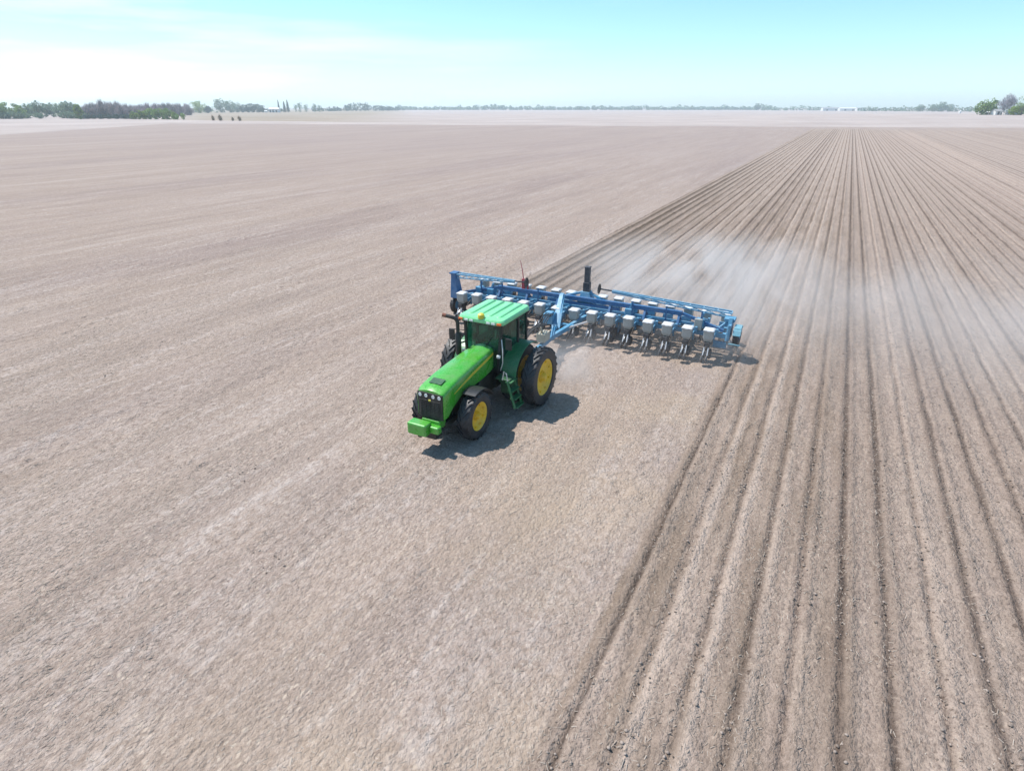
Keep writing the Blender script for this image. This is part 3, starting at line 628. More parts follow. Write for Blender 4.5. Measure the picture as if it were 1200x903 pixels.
# rear fenders over the inner wheels, green, with a flat outer cheek
def arc_fender(x0, x1, c, r, a0, a1, th, lip, name, mat, n=18):
    m = MB(); o, i = [], []
    for k in range(n + 1):
        a = rad(a0 + (a1 - a0) * k / n); y, z = c[0] + r * math.cos(a), c[1] + r * math.sin(a); y2, z2 = c[0] + (r - th) * math.cos(a), c[1] + (r - th) * math.sin(a)
        o.append([(x0, y, z), (x1, y, z), (x1, y2, z2), (x0, y2, z2)])
    vs_ = [p for q in o for p in q]; fs = [(3, 2, 1, 0), tuple(n * 4 + k for k in range(4))]
    for k in range(n):
        for j in range(4): fs.append((k * 4 + j, k * 4 + (j + 1) % 4, (k + 1) * 4 + (j + 1) % 4, (k + 1) * 4 + j))
    m.add(vs_, fs, None, False)
    return m
for sx in (-1, 1):
    m = arc_fender(min(sx * 0.60, sx * 1.16), max(sx * 0.60, sx * 1.16), (0.02, RR), 1.09, 55, 178, 0.035, 0, 'rear_fender', None)
    prof = [(0.02 + 1.08 * math.cos(rad(a)), RR + 1.08 * math.sin(rad(a))) for a in range(58, 179, 10)] + [(-0.95, 1.05), (-0.72, 1.35), (-0.35, 1.6), (0.25, 1.65)]
    m.prism(prof, sx * 0.58, sx * 0.615)
    rf = m.build('rear_fender', M['fender_green'], tractor, bevel=0.01)
    m = MB(); m.box((sx * 0.95, 0.70, 1.86), (0.24, 0.06, 0.10), (0.5, 0, 0)); m.build('tail_lamp', M['red'], rf, bevel=0.01)
    m = arc_fender(min(sx * 0.56, sx * 1.02), max(sx * 0.56, sx * 1.02), (-2.93, RF), 0.86, 28 if sx > 0 else 2, 112 if sx > 0 else 72, 0.03, 0, 'front_fender', None, 12)
    m.bar((sx * 0.50, -2.6, 1.05), (sx * 0.62, -2.62, 1.50), 0.05, up=(0, 1, 0)); m.build('front_fender', M['fgrey'], tractor, bevel=0.012)

# left-side ladder and platform, fuel tank
m = MB()
m.box((0.86, -1.05, 1.26), (0.52, 0.62, 0.06)); m.box((0.92, -0.98, 0.98), (0.40, 0.46, 0.48))
plat = m.build('fuel_tank', M['dark_green'], tractor, bevel=0.03)
lad = MB()
for yy in (-1.44, -0.98): lad.bar((1.08, yy, 1.30), (1.36, yy, 0.40), 0.035, 0.10, up=(0, 1, 0))
ladder = lad.build('ladder', M['fender_green'], tractor, bevel=0.008)
for k in range(4):
    q = k / 3.0; m = MB(); m.box((1.10 + 0.25 * q, -1.21, 1.22 - 0.78 * q), (0.20, 0.45, 0.035)); m.build('step', M['fender_green'], ladder, bevel=0.006)
m = MB(); m.tube([(1.10, -1.45, 1.30), (1.06, -1.45, 1.55), (0.98, -1.45, 1.60), (0.92, -1.45, 1.30)], 0.018, 8); m.tube([(0.68, -1.12, 1.45), (0.80, -1.20, 1.75), (0.80, -1.20, 2.20), (0.67, -1.02, 2.45)], 0.016, 8); m.build('handrail', M['steel'], ladder)
m = MB(); m.box((-0.80, -1.05, 1.02), (0.46, 0.72, 0.52)); m.build('tool_box', M['black'], tractor, bevel=0.04)

# driver
def skin_body(name, joints, edges, radii, mat, parent=None, loc=(0, 0, 0)):
    me_ = bpy.data.meshes.new(name); me_.from_pydata(joints, edges, []); o = bpy.data.objects.new(name, me_); COL.objects.link(o)
    o.location = loc
    if parent: o.parent = parent
    md = o.modifiers.new('skin', 'SKIN'); md.use_smooth_shade = True
    for i, r in enumerate(radii): me_.skin_vertices[0].data[i].radius = r if isinstance(r, tuple) else (r, r)
    me_.skin_vertices[0].data[0].use_root = True
    sd = o.modifiers.new('sub', 'SUBSURF'); sd.levels = 2; sd.render_levels = 2
    me_.materials.append(mat); return o
J = [(0, 0.18, 1.98), (0, 0.22, 2.20), (0, 0.20, 2.40), (0, 0.17, 2.50), (0, 0.15, 2.58), (0, 0.13, 2.68), (0, 0.13, 2.76),
     (0.19, 0.20, 2.40), (0.25, 0.04, 2.18), (0.16, -0.28, 2.16), (0.14, -0.42, 2.20), (-0.19, 0.20, 2.40), (-0.27, 0.04, 2.18), (-0.16, -0.28, 2.16), (-0.14, -0.42, 2.20),
     (0.10, 0.10, 1.96), (0.14, -0.32, 1.96), (0.13, -0.42, 1.56), (0.13, -0.55, 1.47), (-0.10, 0.10, 1.96), (-0.14, -0.32, 1.96), (-0.13, -0.42, 1.56), (-0.13, -0.55, 1.47)]
E_ = [(0, 1), (1, 2), (2, 3), (3, 4), (4, 5), (5, 6), (2, 7), (7, 8), (8, 9), (9, 10), (2, 11), (11, 12), (12, 13), (13, 14), (0, 15), (15, 16), (16, 17), (17, 18), (0, 19), (19, 20), (20, 21), (21, 22)]
Rr = [(0.15, 0.12), (0.15, 0.11), (0.14, 0.10), 0.055, 0.065, (0.085, 0.10), (0.06, 0.07), 0.065, 0.05, 0.042, 0.04, 0.065, 0.05, 0.042, 0.04, 0.09, 0.075, 0.05, 0.045, 0.09, 0.075, 0.05, 0.045]
driver = skin_body('person', J, E_, Rr, M['shirt'], loc=(TX, TY, -0.02))
tag(driver, 'person in dark clothing seated behind the tinted glass of the tractor cab', 'person')
m = MB(); m.lathe([(2.60, 0.045), (2.63, 0.082), (2.68, 0.094), (2.73, 0.092), (2.735, 0.001)], c=(0, 0.125, 0), n=20, axis='Z'); m.box((0, 0.02, 2.665), (0.03, 0.05, 0.045)); m.build('face', M['skin'], driver)
m = MB(); m.lathe([(2.725, 0.099), (2.78, 0.092), (2.82, 0.06), (2.83, 0.001)], c=(0, 0.13, 0), n=20, axis='Z'); m.box((0, 0.0, 2.728), (0.15, 0.14, 0.012)); m.build('cap', M['fender_green'], driver)

# ------------------------------------------------------------------ planter
PX, PY = -8.70, 23.2
planter = empty('row_planter', (PX, PY, 0))
tag(planter, 'wide blue row planter with white seed boxes hitched behind the green tractor', 'planter')
W = 6.15
m = MB(); m.box((0, 0, 0.92), (2 * W, 0.19, 0.19)); m.box((0, 0.95, 0.86), (2 * W - 0.3, 0.16, 0.16))
for k in range(-7, 8, 2): m.box((k * 0.82, 0.475, 0.89), (0.12, 0.78, 0.12))
m.box((0, 0.30, 1.12), (2 * W - 1.2, 0.10, 0.12))
for k in range(-6, 7): m.bar((k * 0.9, 0.05, 1.0), (k * 0.9 + 0.45, 0.34, 1.16), 0.06)
m.build('toolbar', M['blue'], planter, bevel=0.012)
m = MB()
m.box((0, 0.35, 1.46), (8.4, 0.16, 0.18)); m.box((0, 0.35, 1.24), (3.2, 0.12, 0.12))
for xx in (-4.1, -2.7, -1.2, 1.2, 2.7, 4.1): m.bar((xx, 0.35, 1.38), (xx, 0.1, 0.98), 0.10); m.bar((xx, 0.35, 1.38), (xx, 0.9, 0.92), 0.08)
for sx in (-1, 1): m.bar((sx * 4.2, 0.35, 1.46), (sx * 5.9, 0.12, 1.06), 0.10, 0.12)
m.build('upper_beam', M['navy'], planter, bevel=0.012)
# centre post with lift cylinder and base plates
m = MB(); m.box((0, 0.62, 2.18), (0.22, 0.22, 1.20)); m.box((0, 0.62, 2.80), (0.25, 0.25, 0.05)); m.box((0.0, 0.62, 1.9), (0.28, 0.27, 0.5)); m.build('lift_post', M['post'], planter, bevel=0.02)
m = MB(); m.hexa([(-0.45, 0.35, 1.0), (0.45, 0.35, 1.0), (0.45, 0.9, 1.0), (-0.45, 0.9, 1.0)], [(-0.18, 0.45, 1.75), (0.18, 0.45, 1.75), (0.18, 0.8, 1.75), (-0.18, 0.8, 1.75)]); m.bar((0.10, 0.6, 1.72), (1.1, 0.4, 1.42), 0.10); m.bar((-0.10, 0.6, 1.72), (-1.1, 0.4, 1.42), 0.10); m.build('post_base', M['blue'], planter, bevel=0.012)
# tongue to the tractor drawbar
m = MB(); hy = TY + 1.25 - PY
m.bar((-0.25, hy, 0.45), (-0.25, -2.6, 0.62), 0.16, 0.18); m.bar((-0.25, -2.6, 0.62), (-0.75, -0.1, 0.90), 0.16, 0.18); m.bar((-0.25, -2.6, 0.62), (0.35, -0.1, 0.90), 0.16, 0.18)
m.bar((-0.70, -1.3, 0.78), (0.25, -1.3, 0.78), 0.12); m.bar((-0.25, hy - 0.1, 0.45), (-0.25, hy + 0.3, 0.45), 0.22, 0.08)
m.build('tongue', M['blue'], planter, bevel=0.012)
# upright A-frame mast over the tongue, with its stay
m = MB()
m.hexa([(-0.62, -1.75, 0.66), (-0.34, -1.75, 0.66), (-0.34, -1.55, 0.66), (-0.62, -1.55, 0.66)], [(-0.86, -0.35, 1.78), (-0.68, -0.35, 1.78), (-0.68, -0.20, 1.78), (-0.86, -0.20, 1.78)])
m.bar((-0.30, -1.65, 0.70), (-0.70, -0.28, 1.70), 0.10); m.bar((-0.77, -0.28, 1.70), (-0.77, 0.3, 1.46), 0.08)
m.build('mast', M['blue'], planter, bevel=0.012)
m = MB(); m.bar((-0.15, -1.7, 0.70), (0.85, -0.75, 0.98), 0.06); m.build('stay_rod', M['steel'], planter)
m = MB(); m.box((-0.85, -1.35, 1.0), (0.42, 0.45, 0.42)); m.box((-0.85, -1.35, 1.24), (0.30, 0.30, 0.06)); m.build('valve_box', M['blue'], planter, bevel=0.02)
m = MB()
for k, dx in enumerate((-0.10, 0.0, 0.10, 0.18)):
    m.tube([(-0.25 + dx * 0.6, hy + 0.1 - 0.45, 1.10), (-0.3 + dx, hy + 1.2, 1.45 + 0.05 * k), (-0.5 + dx, -3.0, 1.28), (-0.8 + dx, -1.9, 1.25), (-0.85 + dx, -1.4, 1.20)], 0.024, 6)
m.build('hydraulic_hose', M['hose'], planter)
m = MB(); m.box((-0.25, -3.3, 0.92), (0.35, 0.55, 0.34)); m.tube([(-0.25, -3.4, 1.08), (-0.28, -3.5, 1.35)], 0.05, 8); m.build('hose_stand', M['tan'], planter, bevel=0.03)

# row units: one push unit in front, one pull unit behind, then copies
def make_unit(front):
    u = empty('row_unit', (0, 0, 0), parent=planter); s = -1 if front else 1
    m = MB()
    m.box((0, s * 0.30, 0.70), (0.10, 0.62, 0.20)); m.box((0, s * 0.62, 0.60), (0.12, 0.20, 0.42))
    for sx in (-1, 1):
        m.bar((sx * 0.11, s * 0.10, 0.96), (sx * 0.11, s * 0.50, 0.80), 0.03, 0.06); m.bar((sx * 0.11, s * 0.10, 0.84), (sx * 0.11, s * 0.50, 0.66), 0.03, 0.06)
    m.box((0, s * 0.85, 0.74), (0.20, 0.26, 0.16))
    m.build('unit_frame', M['dsteel'], u, bevel=0.006)
    m = MB(); m.box((0, s * 0.125, 0.86), (0.30, 0.05, 0.50)); m.box((0.20, s * 0.16, 1.06), (0.10, 0.12, 0.20)); m.box((-0.14, s * 0.30, 0.92), (0.04, 0.40, 0.14)); m.box((0.14, s * 0.30, 0.92), (0.04, 0.40, 0.14))
    m.build('mount_bracket', M['blue'], u, bevel=0.006)
    m = MB(); yc = s * 0.74
    def sq(h, z, d=None): d = d or h; return [(-h, yc - d, z), (h, yc - d, z), (h, yc + d, z), (-h, yc + d, z)]
    for lo, hi in ((sq(0.11, 0.82), sq(0.175, 0.95)), (sq(0.175, 0.95), sq(0.18, 1.27))): m.hexa(lo, hi)
    m.build('seed_box', M['hopper'], u, bevel=0.02)
    m = MB(); m.hexa(sq(0.205, 1.265), sq(0.205, 1.305)); m.hexa(sq(0.205, 1.305), sq(0.15, 1.335)); m.box((0, yc - s * -0.215, 1.28), (0.10, 0.03, 0.05)); m.build('lid', M['lid'], u, bevel=0.012)
    # opener discs, gauge wheels and closing wheels
    m = MB()
    zl = 0.10 if front else 0.0
    for sx in (-1, 1): m.lathe([(sx * 0.012, 0.001), (sx * 0.016, 0.19), (sx * 0.020, 0.19), (sx * 0.03, 0.05), (sx * 0.03, 0.001)], c=(sx * 0.012, s * 0.62, 0.17 + zl), n=24)
    m.build('opener_disc', M['steel'], u)
    for sx in (-1, 1):
        m = MB(); m.lathe([(-0.045, 0.11), (-0.05, 0.18), (0.0, 0.205), (0.05, 0.18), (0.045, 0.11), (0.02, 0.09), (0.02, 0.001)], c=(sx * 0.11, s * 0.66, 0.20 + zl), n=24); m.build('gauge_wheel', M['rubber'], u)
        m = MB(); m.bar((sx * 0.075, s * 0.90, 0.72), (sx * 0.085, s * 1.16, 0.14 + zl), 0.035, 0.05); m.bar((sx * 0.075, s * 0.86, 0.50), (sx * 0.08, s * 1.08, 0.36), 0.025); m.build('closing_arm', M['steel'], u)
        m = MB(); m.lathe([(-0.02, 0.10), (-0.025, 0.14), (0.0, 0.152), (0.025, 0.14), (0.02, 0.10), (0.01, 0.001)], c=(sx * 0.085, s * 1.18, 0.14 + zl), n=20); m.build('closing_wheel', M['dsteel'], u)
    return u
pf = make_unit(True); pr = make_unit(False)
for k in range(15):
    u = pf if k == 0 else copy_tree(pf, planter); u.location = ((k - 7) * 0.785, -0.02 - RNG.uniform(0, 0.02), 0.02 + RNG.uniform(-0.015, 0.015)); u.rotation_euler = (rad(RNG.uniform(-1, 1)), 0, rad(RNG.uniform(-1.2, 1.2)))
for k in range(16):
    u = pr if k == 0 else copy_tree(pr, planter); u.location = ((k - 7.5) * 0.762, 0.98, 0.0 + RNG.uniform(-0.012, 0.012)); u.rotation_euler = (rad(RNG.uniform(-1, 1)), 0, rad(RNG.uniform(-1.2, 1.2)))

# folded row markers: truss arms lying along both wings
def marker(sx, x_end, z0, x_in, z1, y0):
    m = MB(); n = 9
    a0, a1 = Vector((sx * x_end, y0, z0)), Vector((sx * x_in, y0, z1))
    off = Vector((0, 0.24, 0.02)); low = Vector((0, 0.10, -0.20))
    m.bar(a0, a1, 0.055, mat=None); m.bar(a0 + off, a1 + off * 0.4, 0.055); m.bar(a0 + low, a1 + low * 0.3, 0.05)
    for k in range(n):
        t0, t1 = k / n, (k + 1) / n
        p = a0.lerp(a1, t0); q = a0.lerp(a1, t1); w0 = 1 - 0.6 * t0; w1 = 1 - 0.6 * t1
        m.bar(p + off * w0, q + low * w1, 0.028); m.bar(p + low * w0, q, 0.028); m.bar(p, p + off * w0, 0.03)
    o = m.build('row_marker', M['sky_blue'], planter)
    m = MB(); tip = a1 + Vector((-sx * 0.55, 0.02, 0.02)); m.bar(a1 + Vector((0, 0.04, 0)), tip, 0.05); m.build('marker_rod', M['post'], o)
    m = MB(); m.lathe([(-0.045, 0.001), (-0.03, 0.12), (0.0, 0.215), (0.012, 0.215), (-0.012, 0.11), (-0.02, 0.001)], c=tip + Vector((-sx * 0.03, 0, 0)), n=24); dk = m.build('marker_disc', M['black'], o)
    return o
marker(-1, 6.30, 1.93, 3.15, 1.96, -0.1)
marker(1, 6.05, 1.66, 1.15, 1.92, 0.55)
# wing ends
m = MB()
m.hexa([(-6.48, -0.22, 0.80), (-6.02, -0.22, 0.80), (-6.02, 0.20, 0.80), (-6.48, 0.20, 0.80)], [(-6.46, -0.14, 1.95), (-6.22, -0.14, 1.95), (-6.22, 0.14, 1.95), (-6.46, 0.14, 1.95)])
m.box((-6.34, 0.0, 1.96), (0.34, 0.42, 0.07)); m.build('marker_mount', M['navy'], planter, bevel=0.012)
m = MB()
m.box((6.14, 0.12, 1.12), (0.10, 0.75, 0.62)); m.bar((6.10, -0.15, 0.75), (6.12, 0.1, 1.62), 0.14, 0.20, up=(0, 1, 0)); m.bar((5.6, 0.2, 0.98), (6.1, 0.3, 1.5), 0.12); m.box((6.05, 0.35, 1.50), (0.40, 0.45, 0.12)); m.box((5.85, -0.05, 0.55), (0.5, 0.12, 0.24))
m.build('marker_mount', M['blue'], planter, bevel=0.012)
for sx in (-1, 1):
    e = empty('wing_wheel', (sx * 6.42, 0.12, 0.40 if sx < 0 else 0.92), parent=planter)
    m = MB(); m.lathe([(-0.10, 0.22), (-0.12, 0.33), (-0.08, 0.385), (0.08, 0.385), (0.12, 0.33), (0.10, 0.22)], n=32)
    for k in range(18):
        a = 2 * math.pi * k / 18; m.box((0, 0.385 * math.cos(a), 0.385 * math.sin(a)), (0.17, 0.035, 0.03), (a + math.pi / 2, 0, 0))
    m.build('tyre', M['rubber'], e)
    m = MB(); m.lathe([(-0.09, 0.235), (0.09, 0.235), (0.07, 0.21), (0.03, 0.18), (0.03, 0.001)], n=28); m.lathe([(-0.09, 0.235), (-0.07, 0.20), (-0.04, 0.18), (-0.04, 0.001)], n=28); m.build('rim', M['blue'], e)
m = MB(); m.hexa([(6.28, -0.18, 1.26), (6.58, -0.18, 1.26), (6.58, 0.25, 1.30), (6.28, 0.25, 1.30)], [(6.30, -0.14, 1.34), (6.56, -0.14, 1.34), (6.56, 0.22, 1.38), (6.30, 0.22, 1.38)]); m.hexa([(6.28, -0.30, 1.06), (6.58, -0.30, 1.06), (6.58, -0.20, 1.10), (6.28, -0.20, 1.10)], [(6.28, -0.20, 1.26), (6.58, -0.20, 1.26), (6.58, -0.15, 1.28), (6.28, -0.15, 1.28)])
m.bar((6.18, -0.26, 0.70), (6.62, -0.26, 0.70), 0.06); m.build('wheel_guard', M['mint'], planter, bevel=0.015)
# red light post with whip, pipes and small gear along the bar
m = MB(); m.box((-2.92, 0.35, 1.75), (0.14, 0.10, 0.50)); m.box((-2.70, 0.35, 1.70), (0.06, 0.08, 0.42)); rp = m.build('warning_post', M['red'], planter, bevel=0.01)
m = MB(); m.tube([(-2.92, 0.35, 1.98), (-2.97, 0.35, 2.35), (-3.08, 0.36, 2.80)], [0.022, 0.018, 0.010], 6); m.build('whip', M['red'], rp)
m = MB()
m.tube([(-5.9, -0.06, 1.03), (-3, -0.07, 1.05), (-0.6, -0.08, 1.04), (3, -0.07, 1.05), (5.9, -0.06, 1.03)], 0.028, 6); m.tube([(-5.6, 0.45, 1.10), (0, 0.47, 1.12), (5.6, 0.45, 1.10)], 0.022, 6)
m.build('supply_pipe', M['hose'], planter)
for xx in (-5.15, -4.55, 2.05, 4.95):
    m = MB(); m.box((xx, 0.30, 1.22), (0.34, 0.30, 0.30)); m.bar((xx, 0.3, 1.3), (xx + 0.1, 0.3, 1.62), 0.09); m.build('drive_box', M['blue'], planter, bevel=0.02)
m = MB(); m.box((4.95, -0.12, 1.25), (0.30, 0.10, 0.46)); m.build('cover_panel', M['hopper'], planter, bevel=0.02)
for xx in (-5.0, -3.9, -2.1, 2.2, 3.6, 5.0):
    m = MB(); m.bar((xx, 0.16, 1.0), (xx, 0.16, 1.72), 0.05); m.build('marker_rest', M['navy'], planter)
for xx in (-3.6, 3.6, -1.5, 1.5):
    e = empty('carrier_wheel', (xx, 0.48, 0.36), parent=planter)
    m = MB(); m.lathe([(-0.10, 0.20), (-0.11, 0.30), (-0.07, 0.36), (0.07, 0.36), (0.11, 0.30), (0.10, 0.20)], n=28); m.build('tyre', M['rubber'], e)
    m = MB(); m.lathe([(-0.08, 0.21), (-0.03, 0.18), (-0.03, 0.001)], n=20); m.lathe([(0.08, 0.21), (0.03, 0.18), (0.03, 0.001)], n=20); m.bar((0.15, 0, 0), (0.15, -0.05, 0.5), 0.06); m.build('rim', M['blue'], e)

# ------------------------------------------------------------------ trees
def quad_cloud(m, centers, size, rng, mat, elong=1.0, up_bias=0.0):
    vs_, fs = [], []
    for c in centers:
        a = rng.normal(size=3); a /= np.linalg.norm(a); b = rng.normal(size=3)
        if up_bias: a = a * (1 - up_bias) + np.array([0, 0, 1.0]) * up_bias * np.sign(a[2] + 0.3); a /= np.linalg.norm(a)
        b -= a * a.dot(b); b /= np.linalg.norm(b)
        q = size * rng.uniform(0.6, 1.3); a = a * q * elong / 2; b = b * q / 2 / (elong if elong > 1 else 1)
        k = len(vs_); vs_ += [tuple(c - a - b * 0.6), tuple(c + a * 0.2 - b), tuple(c + a + b * 0.5), tuple(c - a * 0.1 + b)]; fs.append((k, k + 1, k + 2, k + 3))
    m.add(vs_, fs, mat)
def make_tree(seed, kind, mat, label, group=None, h=12.0, w=9.0, name='tree', n=1100, leaf=0.9, low=0.18):
    """tapered trunk with limbs and a crown of leaf clumps spread through its volume"""
    rng = np.random.RandomState(seed)
    root = empty(name); tag(root, label, 'tree' if name != 'bush' else 'bush', group)
    m = MB(); hb = h * low
    m.tube([(0, 0, -0.3), (0.03 * h * rng.uniform(-.5, .5), 0, h * 0.25), (0.05 * h * rng.uniform(-.6, .6), 0.04 * h * rng.uniform(-.6, .6), h * 0.55), (0, 0, h * 0.85)], [0.03 * h, 0.022 * h, 0.014 * h, 0.004 * h], 8)
    clumps = []
    nl = 9 if kind != 'spire' else 3
    for k in range(nl):
        a = 2 * math.pi * k / nl + rng.uniform(-0.4, 0.4); z0 = h * rng.uniform(low + 0.05, 0.5); z1 = min(h * 0.95, z0 + h * rng.uniform(0.15, 0.4)); r = w / 2 * rng.uniform(0.45, 0.85)
        e = (r * math.cos(a), r * math.sin(a), z1); m.tube([(0, 0, z0), (e[0] * 0.5, e[1] * 0.5, z0 + (z1 - z0) * 0.4), e], [0.010 * h, 0.007 * h, 0.003 * h], 5); clumps.append((np.array(e), w * rng.uniform(0.15, 0.26)))
    m.build('trunk', M['bark'], root)
    for k in range(16):
        z = h * (low + (0.92 - low) * (k + rng.uniform(0, 1)) / 16); q = math.sqrt(max(0.3 if low < 0.1 else 0.05, 1 - ((z / h - 0.5) / 0.5) ** 2)); a = rng.uniform(0, 6.28); r = w / 2 * 0.70 * q * rng.uniform(0.3, 1)
        clumps.append((np.array([r * math.cos(a), r * math.sin(a), z]), w * rng.uniform(0.13, 0.24)))
    cm = MB(); pts = []
    if kind == 'spire':
        for k in range(n):
            t = rng.uniform(0, 1) ** 0.8; z = h * (low * 0.5 + (1 - low * 0.5) * t); r = w / 2 * (1 - t) ** 0.8 * math.sqrt(rng.uniform(0.15, 1)) * (1 + 0.25 * math.sin(z * 2.6)); a = rng.uniform(0, 6.28); pts.append(np.array([r * math.cos(a), r * math.sin(a), z]))
        quad_cloud(cm, pts, leaf, rng, mat)
    else:
        per = n // len(clumps)
        for c, r in clumps:
            for k in range(per):
                d = rng.normal(size=3); d /= np.linalg.norm(d); p = c + d * r * rng.uniform(0.35, 1.0) ** 0.6 * np.array([1, 1, 0.8]); p[2] = max(p[2], h * low * 0.6); pts.append(p)
        if kind == 'bare': quad_cloud(cm, pts, leaf * 1.7, rng, mat, elong=4.5, up_bias=0.45)
        else: quad_cloud(cm, pts, leaf, rng, mat)
    cm.build('crown', mat, root, normals=False)
    return root
def put(o, px, d, sc=1.0, wide=1.0, rz=None):
    o.location = far(px, d); o.scale = (sc * wide, sc * wide, sc); o.rotation_euler = (0, 0, random.uniform(0, 6.28) if rz is None else rz); return o
def stand(proto_args, spots):
    """spots: (px, d, scale, width factor[, own label])"""
    p = None
    for i, q in enumerate(spots):
        if p is None: p = make_tree(**proto_args); o = p
        else: o = copy_tree(p)
        if len(q) > 4: o['label'] = q[4]
        put(o, *q[:4])
# thicket along the left edge of the pale field
stand(dict(seed=1, kind='round', mat=M['leaf_green'], label='rounded soft green tree at the far left end of the thicket', group='leafy trees in the left thicket', h=13, w=11, low=0.08), [(2, 560, .95, 1.1), (10, 570, 1.0, 1.0), (21, 572, .92, 1.0), (27, 566, .8, 1.0)])
stand(dict(seed=2, kind='round', mat=M['leaf_blue'], label='grey green tree standing behind the gap in the left thicket', group='grey green trees in the left thicket', h=13, w=11, low=0.08), [(33, 600, .9, 1.0), (41, 640, .95, 1.0), (48, 590, 1.08, .9), (55, 660, .95, 1.1), (63, 660, .98, 1.1), (70, 650, .95, 1.1), (78, 600, 1.0, .9), (83, 590, 1.05, .9), (88, 600, 1.0, .9)])
stand(dict(seed=3, kind='round', mat=M['leaf_lime'], label='bright lime green young tree in front of the left thicket', h=9, w=6.5, low=0.06), [(94, 545, 1.25, .85)])
stand(dict(seed=4, kind='bare', mat=M['twig'], label='leafless purplish brown tree in the dense middle of the left thicket', group='leafless trees in the left thicket', h=11.5, w=12, low=0.05, n=800, leaf=.9),
      [(103, 580, .82, 1.0), (110, 600, .98, 1), (117, 585, .88, 1), (124, 590, 1.15, 1), (131, 600, .95, 1), (138, 585, 1.05, 1), (145, 580, .9, 1), (151, 600, .9, 1), (158, 640, .85, 1), (166, 660, .9, 1), (175, 650, .98, 1), (184, 660, .95, 1), (193, 680, 1.0, 1), (202, 700, 1.02, 1), (211, 760, 1.0, 1.1), (220, 820, 1.0, 1.2)])
stand(dict(seed=5, kind='round', mat=M['leaf_lime'], label='low lime green bush at the foot of the bare thicket', group='lime bushes by the thicket', h=6, w=6.5, name='bush', low=0.03, n=450), [(158, 545, .95, 1.0), (164, 542, 1.1, 1.0), (170, 546, 1.0, 1.0), (205, 535, .9, 1.0)])
stand(dict(seed=6, kind='round', mat=M['leaf_green'], label='darker green bush near the right end of the thicket', group='green bushes by the thicket', h=7, w=7, name='bush', low=0.03, n=450), [(177, 545, 1.2, 1), (184, 540, 1.15, .9), (191, 542, 1.2, .9), (197, 538, 1.2, .9), (208, 532, .55, .9), (215, 530, .7, .8)])
stand(dict(seed=7, kind='round', mat=M['leaf_dark'], label='low dark hedge bush under the bare trees', group='dark undergrowth bushes', h=4, w=8, name='bush', low=0.02, n=350), [(102, 560, .8, 1), (110, 562, .8, 1), (119, 560, .9, 1), (128, 562, .9, 1), (137, 560, .9, 1), (146, 560, .9, 1), (153, 558, .9, 1)])
stand(dict(seed=21, kind='round', mat=M['leaf_blue'], label='low green bush at the foot of the leafy trees on the left', group='low bushes under the left trees', h=5, w=9, name='bush', low=0.02, n=400), [(-2, 556, 1, 1), (7, 558, 1, 1), (16, 560, 1.1, 1), (25, 560, 1, 1), (34, 585, .9, 1), (46, 575, .9, 1), (76, 590, 1, 1), (84, 575, 1.1, 1), (90, 572, 1, 1), (98, 570, 1, 1)])
stand(dict(seed=8, kind='bare', mat=M['brush'], label='small brown brush clump on the near edge of the tan field', group='brown brush clumps on the tan field', h=5, w=4, name='bush', low=0.03, n=300, leaf=.5), [(250, 490, .65, .8), (258.5, 485, .75, .9), (273, 480, .45, 1.0), (281, 478, .6, 1)])
# trees beyond the tan field
stand(dict(seed=9, kind='round', mat=M['leaf_lime'], label='light green round tree beyond the tan field, left of the paler one', h=15, w=20, low=0.05, leaf=1.1), [(234, 1150, 1.25, 1.0)])
stand(dict(seed=10, kind='round', mat=M['leaf_dark'], label='small dark tree beside the light green round tree', h=10, w=13, low=0.04, leaf=1.1), [(244, 1160, 1.1, 1.0)])
stand(dict(seed=11, kind='round', mat=M['leaf_blue'], label='big pale green tree spreading beyond the tan field', group='pale spreading trees', h=20, w=22, low=0.05, leaf=1.3), [(259, 1250, 1.2, 1.0), (270, 1260, 1.05, 1.1), (278, 1300, .9, 1)])
stand(dict(seed=12, kind='round', mat=M['leaf_dark'], label='dark evergreen tree in the clump left of the white barn', group='dark evergreens by the white barn', h=16, w=18, low=0.03, leaf=1.3, n=900), [(285, 1300, .85, 1), (291, 1300, .95, 1), (297, 1310, 1.0, 1), (303, 1300, .95, 1), (308, 1290, .8, .8)])
stand(dict(seed=13, kind='spire', mat=M['leaf_dark'], label='narrow dark pointed conifer right of the white barn', group='pointed conifers by the barn', name='conifer_tree', h=20, w=7, low=0.05, leaf=1.0), [(327.5, 1330, 1.15, .6), (334, 1330, 1.0, 1.0), (338, 1340, 1.15, .9)])
stand(dict(seed=14, kind='round', mat=M['leaf_blue'], label='pale feathery tree right of the pointed conifers', group='pale trees right of the conifers', h=18, w=14, low=0.06, leaf=1.1, n=450), [(347, 1400, .85, .8), (352, 1380, 1.05, .9), (359, 1400, .85, 1), (369, 1390, .95, .8), (375, 1410, .8, 1)])
# farmyard on the right
stand(dict(seed=15, kind='round', mat=M['leaf_green'], label='olive green tree left of the small grey shed', group='olive trees left of the shed', h=9.5, w=11, low=0.03), [(1148, 562, 1.15, 1.0), (1158, 575, 1.25, .9)])
stand(dict(seed=16, kind='bare', mat=M['twig_grey'], label='tall grey leafless tree leaning right behind the small shed', h=17, w=15, low=0.28, n=1100, leaf=.6), [(1175.5, 560, .9, .95)])
stand(dict(seed=17, kind='round', mat=M['leaf_green'], label='large leafy green tree at the right edge behind the field', h=16, w=15, low=0.1, n=1100, leaf=.6), [(1194.5, 545, .95, 1.0)])
stand(dict(seed=18, kind='round', mat=M['leaf_lime'], label='low green bush under the trees on the right', group='bushes in the right farmyard', h=6.5, w=8, name='bush', low=0.03, n=500), [(1186, 548, 1.05, 1.0), (1192, 552, 1.1, 1.0), (1215, 545, 1.2, 1)])
